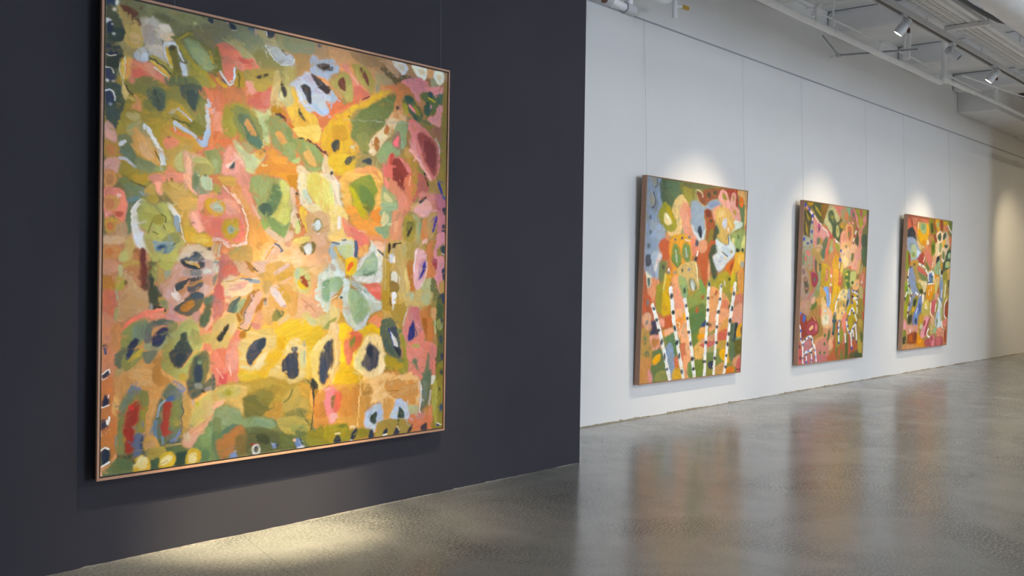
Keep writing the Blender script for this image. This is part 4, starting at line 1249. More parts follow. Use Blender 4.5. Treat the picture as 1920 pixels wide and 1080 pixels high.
f018013014 1179,730 1193,733 1189,761 1180,768
f022013012 1202,733 1220,729 1216,746 1202,750
s022013012 5 1211,733 1247,727
f422457568 1184,775 1207,774 1208,801 1190,805
s286328230 6 1207,750 1207,781
f644592548 1205,788 1212,777 1217,801 1208,808
f520536511 1199,846 1227,846 1228,884 1200,880
s198136043 6 1195,843 1193,884 1219,891
f604645719 1206,925 1224,925 1229,953 1202,952
s112058034 7 1192,921 1219,918 1233,935
f202128029 1191,880 1237,891 1238,922 1196,921
f602334354 1323,758 1342,743 1376,749 1391,770 1393,834 1379,876 1360,912 1332,912 1316,877 1315,814
s656544557 10 1333,757 1322,800 1318,835
s597382326 10 1392,805 1388,855 1370,898
f489239286 1348,799 1377,784 1387,798 1368,813 1344,820
f004011211 1377,795 1387,798 1385,834 1355,873 1347,869 1363,831
s068083318 3 1358,813 1349,848
s664416439 7 1353,908 1354,929
s752678687 6 1372,887 1365,901
f354125022 1282,814 1315,793 1316,877 1332,912 1308,926 1298,877
f347351176 1374,884 1428,869 1420,955 1361,954
f309331169 1299,926 1322,926 1323,954 1299,953
f450357126 1322,926 1360,912 1371,954 1323,954
f104119044 1423,862 1453,883 1469,927 1495,949 1430,955 1419,912
f365231063 1468,883 1499,883 1495,927 1474,927
f013024114 1485,930 1500,927 1500,956 1485,956
f466290064 1238,947 1295,969 1286,1018 1259,1066 1212,1030 1157,994 1165,947
f306207035 1193,988 1285,969 1277,1024 1260,1080 1241,1058 1212,1030
f449338126 1229,927 1420,928 1421,971 1382,984 1286,983 1266,958
f326367250 1299,927 1322,927 1318,955 1299,952
f330352203 1371,935 1420,928 1411,971 1372,970
f334207021 1147,926 1192,926 1193,995 1148,987
f440240088 909,957 950,954 959,997 934,1003 893,995 893,976
f349296148 893,973 934,990 934,1032 894,1031
f166172046 894,1031 922,1019 918,1035 894,1051
f388447418 949,925 978,925 979,968 1001,1011 1010,1038 1048,1035 1069,1019 1062,1066 1028,1081 1010,1071 976,1047 959,1017 954,984
f245347204 983,925 1033,929 1073,952 1095,993 1069,1019 1044,1039 1014,1044 997,1011 979,971
f211312173 1034,945 1068,959 1078,999 1044,1032 1018,1025
f395466443 1059,925 1085,932 1130,956 1148,970 1144,994 1113,1003 1074,1019 1095,990 1073,956
s489547574 8 1050,925 1094,953 1130,963
s185230226 3 1035,1038 1078,1009
s450489547 14 1019,1071 1053,1049 1078,1019
f558107082 1085,926 1142,926 1143,950 1121,946
e020028024 952,944 948,950 941,950 937,944 941,939 948,939
s453421363 3 892,953 925,937
f281318365 892,944 916,931 924,924 892,924
f621207100 1079,1040 1113,1017 1149,1014 1141,1062 1123,1061 1105,1051
f468221044 1122,1007 1157,1004 1158,1025 1131,1024
s606647721 20 1215,933 1213,964
s112052025 6 1192,947 1198,978
s311226056 7 1234,940 1234,965
f540349016 935,1045 976,1050 1010,1074 1044,1069 1079,1050 1114,1054 1146,1089 1133,1102 1097,1084 1071,1090 1054,1133 1025,1185 1022,1225 1035,1239 1074,1265 1066,1288 914,1277 921,1238 946,1207 936,1121
f410250009 945,1200 1017,1211 1065,1261 1057,1288 922,1277
f598361006 1062,1059 1114,1054 1145,1076 1141,1096 1088,1077
f383295176 894,1044 935,1049 927,1107 911,1106 895,1106
f374265119 907,1110 944,1108 945,1154 937,1206 921,1238 897,1275 896,1216 908,1185
s381327194 6 919,1113 925,1186 909,1237
f017022035 895,1109 909,1113 907,1211 896,1210
f436087044 981,1083 1010,1071 1049,1086 1054,1099 1037,1139 1012,1157 996,1200 975,1195 966,1162 961,1115
f428131075 965,1129 981,1096 995,1137 991,1196 974,1188
f534122060 1010,1074 1049,1086 1041,1092 1015,1091
f138143027 990,1113 1011,1094 1017,1104 1007,1137 992,1136
f720547265 1079,1090 1115,1088 1150,1103 1160,1145 1170,1186 1162,1227 1135,1253 1109,1268 1074,1262 1035,1232 1013,1207 1025,1171 1046,1139 1062,1106
f479430209 1021,1198 1033,1152 1050,1146 1047,1186 1065,1227 1039,1226
f767612348 1134,1184 1170,1166 1171,1228 1127,1259
f024030055 1093,1121 1111,1135 1143,1157 1139,1184 1131,1228 1108,1227 1089,1236 1045,1206 1064,1174 1067,1143
f017023043 1089,1134 1107,1142 1099,1182 1072,1161
e274256153 1098,1282 1093,1287 1082,1286 1077,1281 1082,1276 1093,1277
f067097066 1149,1038 1176,1029 1212,1033 1236,1072 1251,1121 1255,1170 1253,1198 1216,1189 1179,1166 1160,1138 1146,1089 1145,1055
f051079066 1168,1104 1206,1147 1216,1182 1188,1160 1160,1131
f037054075 1242,1121 1252,1177 1243,1183 1224,1148 1214,1120
f038049073 1195,1071 1232,1065 1237,1107 1214,1099
f558566602 1195,1084 1209,1092 1237,1128 1238,1148 1215,1140 1200,1105
s018025239 5 1188,1074 1196,1098 1215,1140 1224,1151
f019026037 1215,1140 1252,1156 1253,1184 1234,1169
f117150066 1232,1072 1260,1076 1255,1090 1237,1093
f231219020 1269,1094 1289,1151 1300,1187 1292,1263 1264,1261 1226,1231 1198,1236 1170,1200 1161,1172 1197,1181 1234,1197 1262,1198 1261,1156 1251,1100
f364249014 1170,1186 1234,1197 1272,1227 1235,1239 1216,1224 1171,1214
f139157049 1234,1197 1272,1195 1267,1216 1244,1211
s228165013 5 1171,1221 1189,1236 1217,1244
f482166175 1278,1042 1300,997 1324,987 1357,991 1364,1044 1379,1091 1375,1127 1337,1139 1303,1134 1279,1122 1264,1080
s464389355 7 1293,993 1273,1031 1264,1059
f414131150 1305,987 1353,991 1354,1044 1325,1026
f010022129 1315,1040 1325,1047 1330,1068 1329,1110 1298,1123 1293,1088
s026023101 4 1330,1068 1345,1097 1336,1107
s658314295 7 1335,1054 1354,1069
f616182142 1346,1111 1374,1084 1375,1141 1289,1137 1317,1124
f441150038 1358,1005 1391,985 1421,999 1432,1046 1443,1093 1425,1136 1405,1139 1379,1084
f302098014 1373,1034 1398,1038 1399,1099 1389,1106 1374,1070
f356138033 1401,985 1421,978 1421,999 1406,999
f517279124 1426,992 1461,1000 1452,1043 1432,1043
f618203158 1289,1144 1385,1127 1455,1152 1453,1267 1428,1273 1379,1284 1320,1265 1305,1222 1290,1186
f556169138 1366,1140 1455,1159 1452,1253 1417,1251 1406,1178
f353337093 1318,1138 1356,1140 1356,1154 1318,1149
s352373212 9 1447,1047 1448,1097
f102149087 1324,1195 1343,1203 1353,1232 1378,1259 1393,1242 1406,1178 1416,1179 1417,1236 1428,1273 1409,1315 1380,1312 1378,1269 1344,1235 1319,1219
f577552444 1428,1276 1453,1275 1454,1304 1429,1309
f077094025 1455,957 1500,928 1498,1048 1503,1271 1452,1253 1460,1145 1452,1047
f043076029 1460,971 1491,986 1487,1023 1467,1047
f195176022 1457,1239 1502,1220 1505,1322 1459,1319
f249266079 1457,1047 1482,1037 1488,1081 1463,1080
e017032104 1502,954 1498,973 1489,973 1484,954 1488,935 1497,935
e017033071 1492,1044 1489,1057 1482,1057 1478,1044 1481,1032 1488,1032
e017038072 1493,1124 1489,1140 1481,1140 1476,1124 1480,1108 1488,1108
e154235346 1489,1066 1487,1070 1482,1070 1479,1066 1481,1061 1486,1062
e011025073 1501,1198 1497,1211 1487,1211 1481,1196 1486,1183 1496,1183
e009021053 1497,1263 1493,1273 1484,1273 1479,1262 1483,1251 1492,1252
f781448182 1282,1263 1320,1251 1321,1280 1370,1312 1283,1305
f697435179 1057,1259 1100,1262 1171,1247 1245,1262 1306,1260 1379,1297 1370,1335 1362,1388 1323,1399 1247,1350 1202,1429 1157,1425 1156,1369 1102,1361 1050,1387 1041,1332
f510229056 1190,1276 1273,1282 1340,1287 1356,1334 1333,1386 1294,1375 1219,1347 1173,1309
f560266062 1173,1350 1219,1358 1202,1422 1166,1426
f347178039 897,1281 963,1279 1040,1278 1101,1290 1102,1358 1059,1415 1069,1453 1034,1459 900,1431
f320141032 947,1291 1036,1305 1042,1386 949,1403 939,1330
s500323135 6 1041,1258 1043,1332 1036,1446
e262142031 1100,1313 1091,1323 1066,1328 1051,1323 1059,1313 1084,1308
s353148028 5 1196,1321 1246,1322
f630577490 1428,1275 1453,1277 1449,1305 1429,1304
f600209084 1407,1421 1441,1395 1443,1497 1413,1494
f560164075 1296,1439 1362,1417 1432,1445 1438,1490 1413,1494 1326,1499 1297,1481
f506203167 1343,1415 1392,1420 1392,1441 1344,1444
f404405218 1295,1389 1357,1395 1353,1423 1314,1426
f092132082 1379,1290 1427,1243 1428,1293 1420,1365 1406,1399 1387,1419 1372,1418 1376,1361
f142172118 1384,1297 1404,1306 1400,1370 1381,1397
s517542608 8 1370,1303 1373,1361 1365,1417
s439355324 10 1429,1340 1421,1394
f240195022 1439,1330 1504,1284 1504,1497 1433,1493 1441,1425
f343305054 1439,1330 1463,1296 1468,1478 1442,1439
e018030041 1496,1260 1492,1272 1484,1272 1480,1259 1483,1246 1492,1247
e035046036 1486,1334 1483,1341 1477,1340 1473,1333 1476,1326 1482,1327
e031067146 1499,1415 1491,1429 1481,1427 1479,1410 1487,1396 1498,1398
f340428597 1068,1429 1076,1389 1111,1372 1142,1365 1160,1377 1166,1426 1157,1445 1130,1439 1131,1456 1113,1468 1069,1450 1062,1428
s214280370 5 1111,1379 1098,1398 1086,1417
f398457543 1086,1431 1122,1455 1122,1476 1109,1468
f024038021 1132,1398 1130,1422 1121,1448 1092,1423 1112,1406
f430523677 1202,1429 1224,1390 1229,1362 1247,1353 1275,1366 1299,1390 1310,1426 1291,1442
f020038018 1252,1387 1276,1409 1277,1437 1242,1433 1246,1406
f296219045 1131,1470 1139,1443 1184,1431 1244,1437 1296,1446 1325,1477 1306,1497 1140,1499
f069085030 1242,1437 1253,1438 1249,1462 1240,1461
f133127014 900,1438 983,1427 991,1448 1078,1457 1122,1476 1113,1495 984,1497 901,1500
f165137012 900,1431 966,1432 975,1479 901,1497
f086097015 933,1435 957,1428 983,1440 958,1444
f008013032 917,1486 929,1471 946,1473 954,1490 946,1501 921,1498
s327279162 7 925,1464 946,1464
f010015037 1005,1469 1021,1451 1034,1459 1022,1492 1001,1496
s412319186 11 1000,1444 1021,1446
s316342452 6 999,1496 1009,1498
f016025053 1095,1469 1113,1468 1118,1496 1091,1498
f020030054 1167,1481 1185,1469 1190,1483 1176,1492 1165,1488
s589601544 7 1167,1495 1185,1493
f020028069 1226,1484 1240,1468 1254,1484 1250,1497 1222,1498
s713555353 4 1240,1466 1254,1484
f025021041 1297,1496 1315,1469 1330,1467 1316,1494
f022030047 1374,1483 1393,1470 1408,1472 1406,1499 1376,1497
e022042159 1485,1484 1479,1489 1466,1488 1459,1481 1465,1475 1479,1477
s723662558 4 1468,1475 1493,1485
f356114143 889,1283 914,1288 935,1300 931,1329 932,1389 924,1414 900,1421 883,1384 874,1331
f328067045 914,1315 947,1304 952,1344 940,1376 915,1387
f116070025 902,1323 923,1315 915,1347 909,1368 901,1349
f365193208 899,1385 932,1389 924,1411 900,1418
s352218229 6 873,1295 898,1290
"""
STROKES_TREES = """
f370166061 -87,-14 745,-80 783,750 -49,733
g245259096 -53,1 708,-6 705,188 -38,213
g254257052 186,411 697,332 734,705 207,675
f524164064 -42,374 109,337 123,522 -32,517
f271344468 -10,-1 85,-1 96,82 82,143 118,172 126,208 89,234 71,255 -5,257
f346421525 34,145 98,158 124,182 88,224 39,210
e196245328 78,88 65,108 36,110 20,91 33,71 62,69
f346341269 18,2 52,2 63,21 49,32 29,19
s105123140 5 61,4 63,26 49,32
f359334262 13,59 37,53 52,69 54,92 36,103 18,86
s062072086 5 41,50 54,69 54,92 38,103
e124158188 38,135 34,143 24,144 19,136 23,128 33,128
e152184177 43,185 38,194 28,194 22,186 27,177 37,177
e156211229 42,233 37,242 25,242 19,234 24,225 35,224
f074116062 85,1 220,0 223,43 184,59 161,88 138,105 96,82
f103166085 120,9 220,5 217,34 164,60
f177171033 225,2 522,-3 534,7 422,15 369,29 315,17 308,59 289,92 257,83 223,43
f271246040 231,20 283,21 293,70 273,82 245,58
f110121054 240,3 432,1 433,14 273,19
f206052024 363,24 427,9 621,-1 634,73 598,69 548,36 492,40 426,55 384,73 349,49
f310037019 534,6 621,3 627,62 601,33 559,22
e046049028 422,33 416,45 401,45 393,35 400,24 414,23
e039063032 466,21 459,29 444,30 435,23 442,16 458,15
f627361140 621,4 705,1 710,239 687,189 679,110 650,55
f780472166 670,77 700,69 694,132 674,116
f105180079 629,20 680,56 678,161 662,117 633,65
f771158004 641,25 666,32 668,57 651,64 637,48
f479151050 688,132 700,132 703,166 691,166
f309295026 111,79 152,94 174,124 199,159 183,175 148,179 118,167 92,143 71,131 88,103
f459342005 122,93 152,104 180,139 149,130
f851708361 114,116 134,120 163,140 156,155 132,156 114,144
s919896736 7 126,121 151,143
f723519214 223,46 245,58 267,77 248,99 229,116 232,152 214,179 185,195 144,192 138,176 173,178 199,159 179,128 162,104 175,75 194,56
f723497228 212,153 232,152 215,189 144,186 184,180
f671274184 246,68 278,87 294,112 283,139 317,169 340,195 333,227 288,202 244,178 226,137 213,111 221,85
f590189117 268,90 293,107 288,136
f662311200 228,100 260,114 284,150 254,172 231,136
f240316430 287,68 318,61 351,70 384,79 426,55 476,49 505,58 472,71 418,90 385,87 382,119 391,150 388,188 369,216 352,200 317,175 294,149 287,123
f164223366 405,64 470,52 488,65 428,81
f522575637 294,144 328,174 367,189 386,161 392,172 369,216 335,195 301,165
f014023038 352,148 367,162 367,192 348,184 338,166
f181053028 321,27 353,30 371,47 384,73 351,67 334,52
s478389230 6 325,20 358,30 365,45
s397242065 5 327,42 346,67 379,76
f274060021 380,92 418,85 442,105 461,137 465,185 443,246 399,247 395,199 402,161 389,129
f182175029 425,165 446,154 454,186 430,222 408,220 411,193
e052050024 443,127 437,133 424,133 416,128 423,122 436,121
f136033020 391,92 418,90 431,111 398,115
f041061036 462,142 491,163 499,184 472,191 469,223 465,245 443,246
s563232179 5 389,129 394,161
f633301269 477,33 500,9 535,13 554,33 567,52 576,21 593,12 611,24 609,58 640,73 655,106 640,134 605,147 561,171 531,156 517,74 493,59
f574239212 440,84 494,67 475,103 455,126
f232194033 507,23 518,19 543,39 526,46 506,39
f344231046 583,29 596,20 601,36 590,48
f366252040 590,81 604,75 618,91 610,99 594,92
f522341090 467,79 523,71 564,82 602,108 611,141 578,165 559,210 541,210 476,182 503,168 490,146 466,126 458,99
f590438201 485,92 524,87 526,104 487,111
f405452529 511,126 535,111 551,127 539,152 518,145
f678572495 553,149 564,146 569,162 557,160
f534663625 603,119 668,119 664,139 606,155 573,171 611,141
s638491141 6 555,110 600,153
f487582671 467,199 507,203 542,213 565,210 561,174 580,187 594,209 617,242 488,245
s050063101 6 561,174 567,209 542,213
f258336108 590,170 636,160 695,149 698,240 620,242 610,197
f228335128 615,186 661,173 660,218 624,219
f574558193 591,184 615,186 611,205 593,203
f611627236 674,178 698,172 696,217 666,218
e024034027 655,228 648,234 633,235 624,229 631,222 647,222
e035046043 686,227 683,234 676,234 671,228 674,221 682,221
e066100042 648,176 645,186 638,186 634,177 636,167 643,167
f509105035 97,214 135,200 156,207 164,253 91,254
f708270109 129,182 155,196 152,222 126,202
e037062104 152,218 148,225 139,226 134,219 138,212 147,211
f671326013 156,207 184,188 255,185 287,192 305,217 303,249 159,253
f708386004 207,220 237,214 234,233
e061112203 199,205 195,210 185,210 181,206 185,201 194,201
e023060104 243,197 239,202 231,203 227,198 230,193 239,192
e061120188 291,193 287,198 278,198 274,193 278,188 286,188
s624601552 6 257,203 289,207
f170275075 187,218 217,223 235,251 167,253 173,232
f160260072 248,217 284,218 297,249 240,251
f058111122 325,201 352,208 349,235 327,225
f610265153 353,216 395,199 399,247 334,248
f707746835 79,234 93,224 91,254 76,255
f276353474 -8,212 97,209 90,242 111,264 89,295 93,346 49,341 0,317
f407503625 43,261 91,254 92,336 67,321
f072080100 10,266 38,263 45,291 27,302 8,294
e133157171 35,232 30,241 19,241 13,233 18,224 29,223
f824740675 95,249 110,254 102,275 84,295 76,318 66,311 78,280
e703345299 94,281 90,285 81,285 77,281 81,278 89,278
f512106036 92,216 156,214 166,278 117,282 110,259 90,247
f530177064 132,282 171,273 204,304 165,320 154,309
f707307028 156,214 216,210 289,210 308,249 295,281 244,298 269,350 188,361 155,320 184,309 162,281
f137245061 189,216 218,233 236,267 231,290 209,301 182,288 168,271 173,234
f126235073 258,215 290,226 298,255 290,287 269,282 241,264 239,235
s368463388 8 196,244 207,283
s349464458 8 262,234 272,263
s091143037 4 171,271 208,300 235,285
f426090027 339,240 397,225 432,252 418,276 439,322 424,338 400,387 383,371 373,317 342,280
f370091029 428,198 473,207 431,241 398,236
f606279152 362,200 406,204 404,241 355,243 343,222
f675213144 293,202 336,201 339,238 314,260 302,241
e039071094 349,212 344,224 331,224 324,213 329,201 342,201
s706661641 8 345,243 340,256
f020033059 328,262 344,264 337,280 324,278
f048075038 441,219 479,212 510,244 460,251 456,267 494,310 474,343 450,327 435,284 422,257
f544619680 472,196 542,216 587,198 615,214 615,247 570,273 505,313 469,286 455,259 487,239
f419525628 519,216 589,226 586,253 545,243
s110130103 6 521,238 563,254
e373271046 606,235 600,240 587,241 580,236 586,230 599,230
f625468247 540,257 558,260 547,268
f600135013 560,287 616,261 609,315 585,334 550,304
f315067023 589,284 611,273 603,309 585,306
f694386028 620,242 685,234 694,257 680,302 644,309 616,326 608,365 652,388 687,371 693,308 701,393 635,399 580,371 618,275
f754470076 650,246 693,245 689,274 648,283
f310395418 671,274 689,271 688,297 670,294
f668290063 650,308 692,302 694,388 658,388
e024034027 655,229 648,236 633,236 625,230 632,224 647,223
e035046043 686,226 683,232 676,232 671,226 674,220 682,220
f326286027 475,349 517,321 562,310 600,343 592,382 546,387 488,371 456,387 446,344
f411314019 506,321 563,315 554,343 508,349
f487416011 599,326 627,314 627,371 602,359
e048069023 597,340 592,346 580,346 574,340 579,334 591,334
f574498361 542,346 554,349 559,368 547,362
f807813635 5,319 49,336 50,356 33,377 17,357
f087139128 23,341 40,344 41,364 32,372
f431108044 -5,317 10,321 22,362 35,412 48,453 7,482 -2,387
f782313149 44,341 93,346 95,371 78,402 70,427 44,402 29,387 51,361
f526117044 1,402 54,407 51,427 58,463 7,477
e165221222 40,425 37,436 28,435 23,424 26,414 35,414
f154203068 93,292 132,282 143,294 131,330 123,356 98,351
f104166054 95,371 119,371 124,428 99,428
f320286027 80,371 99,361 123,361 129,438 122,464 86,448
f677412005 131,335 166,330 164,371 178,428 186,465 148,480 122,464 122,412
f733628167 133,323 141,330 134,371 125,387
e087072068 130,302 126,311 115,311 109,302 114,294 124,293
s818774691 9 156,309 157,320
e189267335 203,319 199,324 191,324 187,319 190,314 198,314
e110144163 164,321 161,327 154,327 150,321 153,315 160,315
f586423153 214,303 295,279 337,280 351,323 366,371 346,387 304,387 269,350 227,340
e025040054 252,312 248,319 241,319 237,312 240,306 247,306
e219288365 301,308 295,314 284,314 278,308 283,301 294,301
s723668404 6 332,286 345,312 354,350
f813372187 186,335 216,335 253,403 268,456 237,466 205,439 181,392
f795321190 199,371 231,387 265,419 260,487 208,486 202,413
f234396182 222,335 268,340 287,371 284,408 264,413 241,387 224,361
f344433133 227,340 269,350 271,366 234,361
e041081056 276,384 272,394 261,394 255,384 260,374 270,374
f063097028 295,342 321,344 350,371 336,390 314,387 297,366
f505594606 300,345 327,352 335,382 317,384
s766760635 5 312,360 327,382
f429273050 288,382 357,384 391,403 349,414 306,408
f242297065 295,408 410,371 427,442 431,491 302,488 287,440
f105167051 320,451 404,431 420,491 323,489
f447102030 341,446 372,441 364,465 347,462
f387098034 383,406 404,398 398,417
f162314077 364,344 386,349 411,387 379,387
f659332172 424,284 436,292 434,327 446,344 424,338
f713336133 443,376 500,376 584,415 603,494 454,491
f615184093 538,421 584,424 589,472 531,471
f413095032 489,382 500,385 493,401 479,396
f555170077 446,404 468,407 464,415
f586189124 635,399 701,396 702,439 634,444
f709336212 634,444 705,439 699,496 626,495
e062117028 607,445 602,454 590,454 584,445 589,436 600,436
f844385361 258,466 268,466 281,488 249,487
f841426004 263,464 278,461 281,488 260,487
f729349168 207,465 258,466 260,487 208,486
f589194086 103,479 187,468 188,486 104,484
f642436275 15,462 49,460 55,483 3,482
f493297073 -2,519 65,521 81,677 2,693 -4,622
f605265074 1,617 63,620 78,693 2,696
f736393242 8,466 46,462 59,513 36,517 6,496
e114168182 36,493 29,500 22,498 24,490 31,484 38,485
f034045087 57,490 86,485 93,508 103,519 100,534 61,538 48,528 64,510
e167225099 36,553 31,568 19,567 12,552 17,537 29,537
e587181044 26,557 24,563 18,563 15,557 17,551 23,552
e126196090 55,599 48,609 33,608 24,598 31,588 46,589
e593211044 47,601 44,606 39,605 35,601 38,597 44,597
f808360252 52,543 109,535 121,556 118,576 89,590 69,579
f520204043 67,549 111,550 107,565 84,580 68,569
f119186065 75,590 138,587 160,614 172,698 78,695 65,656 73,626
f919431004 77,618 110,602 125,605 121,625 83,639
f293276073 105,666 164,664 177,696 97,694
f783318316 50,650 77,677 78,698 54,691
f539101027 135,479 189,472 192,511 143,518 122,504
f835367264 110,481 140,484 137,510 111,499
f899452264 143,520 202,514 194,535 145,543
f782331070 128,525 143,523 144,538 132,538
f111212086 145,551 194,532 266,539 269,571 228,575 231,617 211,616 166,568
f250341501 162,573 192,568 216,617 217,696 187,699 168,646 148,593
f678150063 211,622 236,618 250,655 224,659
f685383023 214,659 255,661 279,694 207,698
f878442226 208,454 269,449 295,503 310,557 335,611 317,648 255,650 259,582 224,528 211,488
f800280054 215,483 261,478 263,502 244,518 223,517
s900783455 4 227,496 242,502 238,515
f843385004 260,465 281,465 278,492 262,484
f604158070 248,576 284,569 287,599 304,621 275,641 262,613
f862377177 273,619 326,622 321,697 289,690
s757286068 6 251,547 253,563
f166281070 307,648 338,638 353,693 310,693
f146214041 290,450 414,451 417,489 382,532 375,567 345,593 321,565 306,514
f102183059 313,471 398,457 411,487 350,537 318,530
f492093030 346,450 367,451 360,464 350,464
f024056177 387,521 396,503 420,492 419,514
f827448124 344,590 407,560 429,566 412,626 393,652 359,634
f870355005 367,545 416,538 417,558 380,564
f788388100 382,521 419,517 416,538 378,540
f157226037 354,639 414,639 419,697 369,694
f624279168 391,565 494,541 516,536 521,592 426,596
f529099084 387,581 497,568 498,582 426,593
f358342124 432,599 498,585 494,607 434,616
f155210062 428,615 495,613 498,646 430,643
f026036086 450,649 486,646 483,673 455,669
f767339164 454,468 503,452 578,453 594,499 575,549 516,536 503,519 449,539
f612309066 516,536 581,482 592,546 516,536
f573107067 517,539 585,529 583,571 520,572
f534321054 509,577 583,571 586,602 511,602
f837430005 534,609 580,602 608,651 585,656 536,631
f195241069 502,630 536,631 542,693 502,691
f603292085 506,669 573,655 577,695 502,694
e374124026 465,512 460,519 449,519 443,512 448,505 459,505
s077095109 3 444,517 451,504 466,512
f710319213 607,454 703,455 702,510 624,511
f071117082 613,510 660,511 655,580 613,578 604,547
f017029046 648,508 666,509 657,540 643,579 631,576 639,536
f836393009 662,526 697,512 701,561 659,560
f045065082 689,526 701,524 701,558 691,549
f158268169 659,565 701,561 697,575 660,577
f116106019 637,582 702,573 702,633 642,636
f110168084 608,584 643,585 649,642 613,646
f663330171 643,642 702,633 676,672 639,670
f557113113 668,654 703,642 705,699 665,691
f727198015 593,676 646,676 642,699 583,695
s027027027 4 662,690 671,687 695,689
s919919868 18 63,435 88,479
s879861830 18 172,377 188,429 201,486
s856840818 16 272,416 283,456 294,488
s812803787 16 436,360 430,414 434,458 431,491
s803792775 15 524,365 521,421 508,465 504,492
s822802774 18 631,359 619,416 607,472 603,494
s919919876 16 74,452 96,488 119,535 144,593 168,646 189,694
s919908860 16 190,448 207,506 233,575 252,624 279,694
s917890847 16 285,450 300,508 322,573 340,639 356,696
s907884845 15 433,452 430,512 427,574 428,643 427,695
s898876838 14 509,453 503,519 500,577 497,635 494,696
s918891845 15 607,454 596,527 588,594 582,656 571,698
e012023032 78,447 74,450 66,450 61,447 65,444 74,444
e012022032 104,484 98,490 85,490 78,484 84,478 97,478
e012022032 117,521 112,526 101,526 95,520 100,514 111,515
e012023032 139,562 131,572 121,571 118,560 126,550 137,551
e013023033 158,614 155,628 147,627 142,613 145,600 153,600
e013023033 180,658 175,664 165,663 160,657 164,652 174,652
e011021031 208,460 203,467 192,467 185,459 190,452 202,452
e012022031 220,515 219,525 209,526 200,516 201,506 211,505
e012022032 239,569 231,577 219,576 215,566 224,557 236,559
e012023032 256,616 250,627 241,626 237,615 243,604 252,604
e013023032 278,672 276,681 266,681 258,673 259,664 269,664
e011021030 302,483 297,489 287,489 281,483 285,476 296,477
e012021031 317,533 311,539 300,539 293,532 299,526 310,526
e012022031 332,575 328,583 317,583 311,574 316,566 326,566
e012022032 350,632 341,639 328,638 324,629 333,621 346,623
e012023032 358,669 351,675 340,673 336,666 344,660 354,661
e011020029 444,455 439,460 428,460 422,455 427,450 438,450
e011021030 446,506 440,514 428,514 421,506 427,498 439,499
e012022031 442,575 436,581 423,581 416,574 422,567 435,568
e012022032 441,645 433,650 416,649 407,643 415,638 432,639
e011020029 525,466 513,472 500,469 498,461 510,454 523,457
e011021030 515,519 510,526 500,526 494,518 499,511 509,511
e012021031 520,578 513,584 500,583 492,577 498,571 512,571
e012022031 511,637 505,644 493,643 486,636 491,629 504,629
e011020029 626,458 620,461 607,461 600,457 607,454 620,454
e011020029 616,499 607,508 594,506 590,496 599,487 612,489
e011021030 609,548 604,556 592,556 585,548 591,540 602,540
e012022031 602,588 598,597 587,597 581,587 585,577 596,578
e012022031 597,631 592,637 580,636 574,630 579,625 591,625
e012022031 594,673 588,679 577,679 570,672 575,666 587,667
e012023032 81,445 76,451 65,450 59,445 64,439 75,439
e011021030 194,404 186,412 173,411 168,401 177,393 190,394
e011021031 206,460 201,467 190,467 184,460 189,453 200,453
e011020030 290,437 286,444 277,444 271,437 275,430 285,431
e010019028 446,360 442,369 431,369 424,360 429,351 440,351
e010019029 444,411 438,417 426,417 419,411 425,405 437,405
e011020029 445,454 440,460 429,460 423,454 428,448 439,448
e010018027 535,367 531,372 522,372 517,367 521,361 530,361
e010019028 532,415 526,421 515,421 509,415 514,409 525,409
e010019028 635,395 630,403 620,403 613,395 618,386 629,386
e011020029 625,450 621,458 611,458 606,449 610,441 619,441
"""
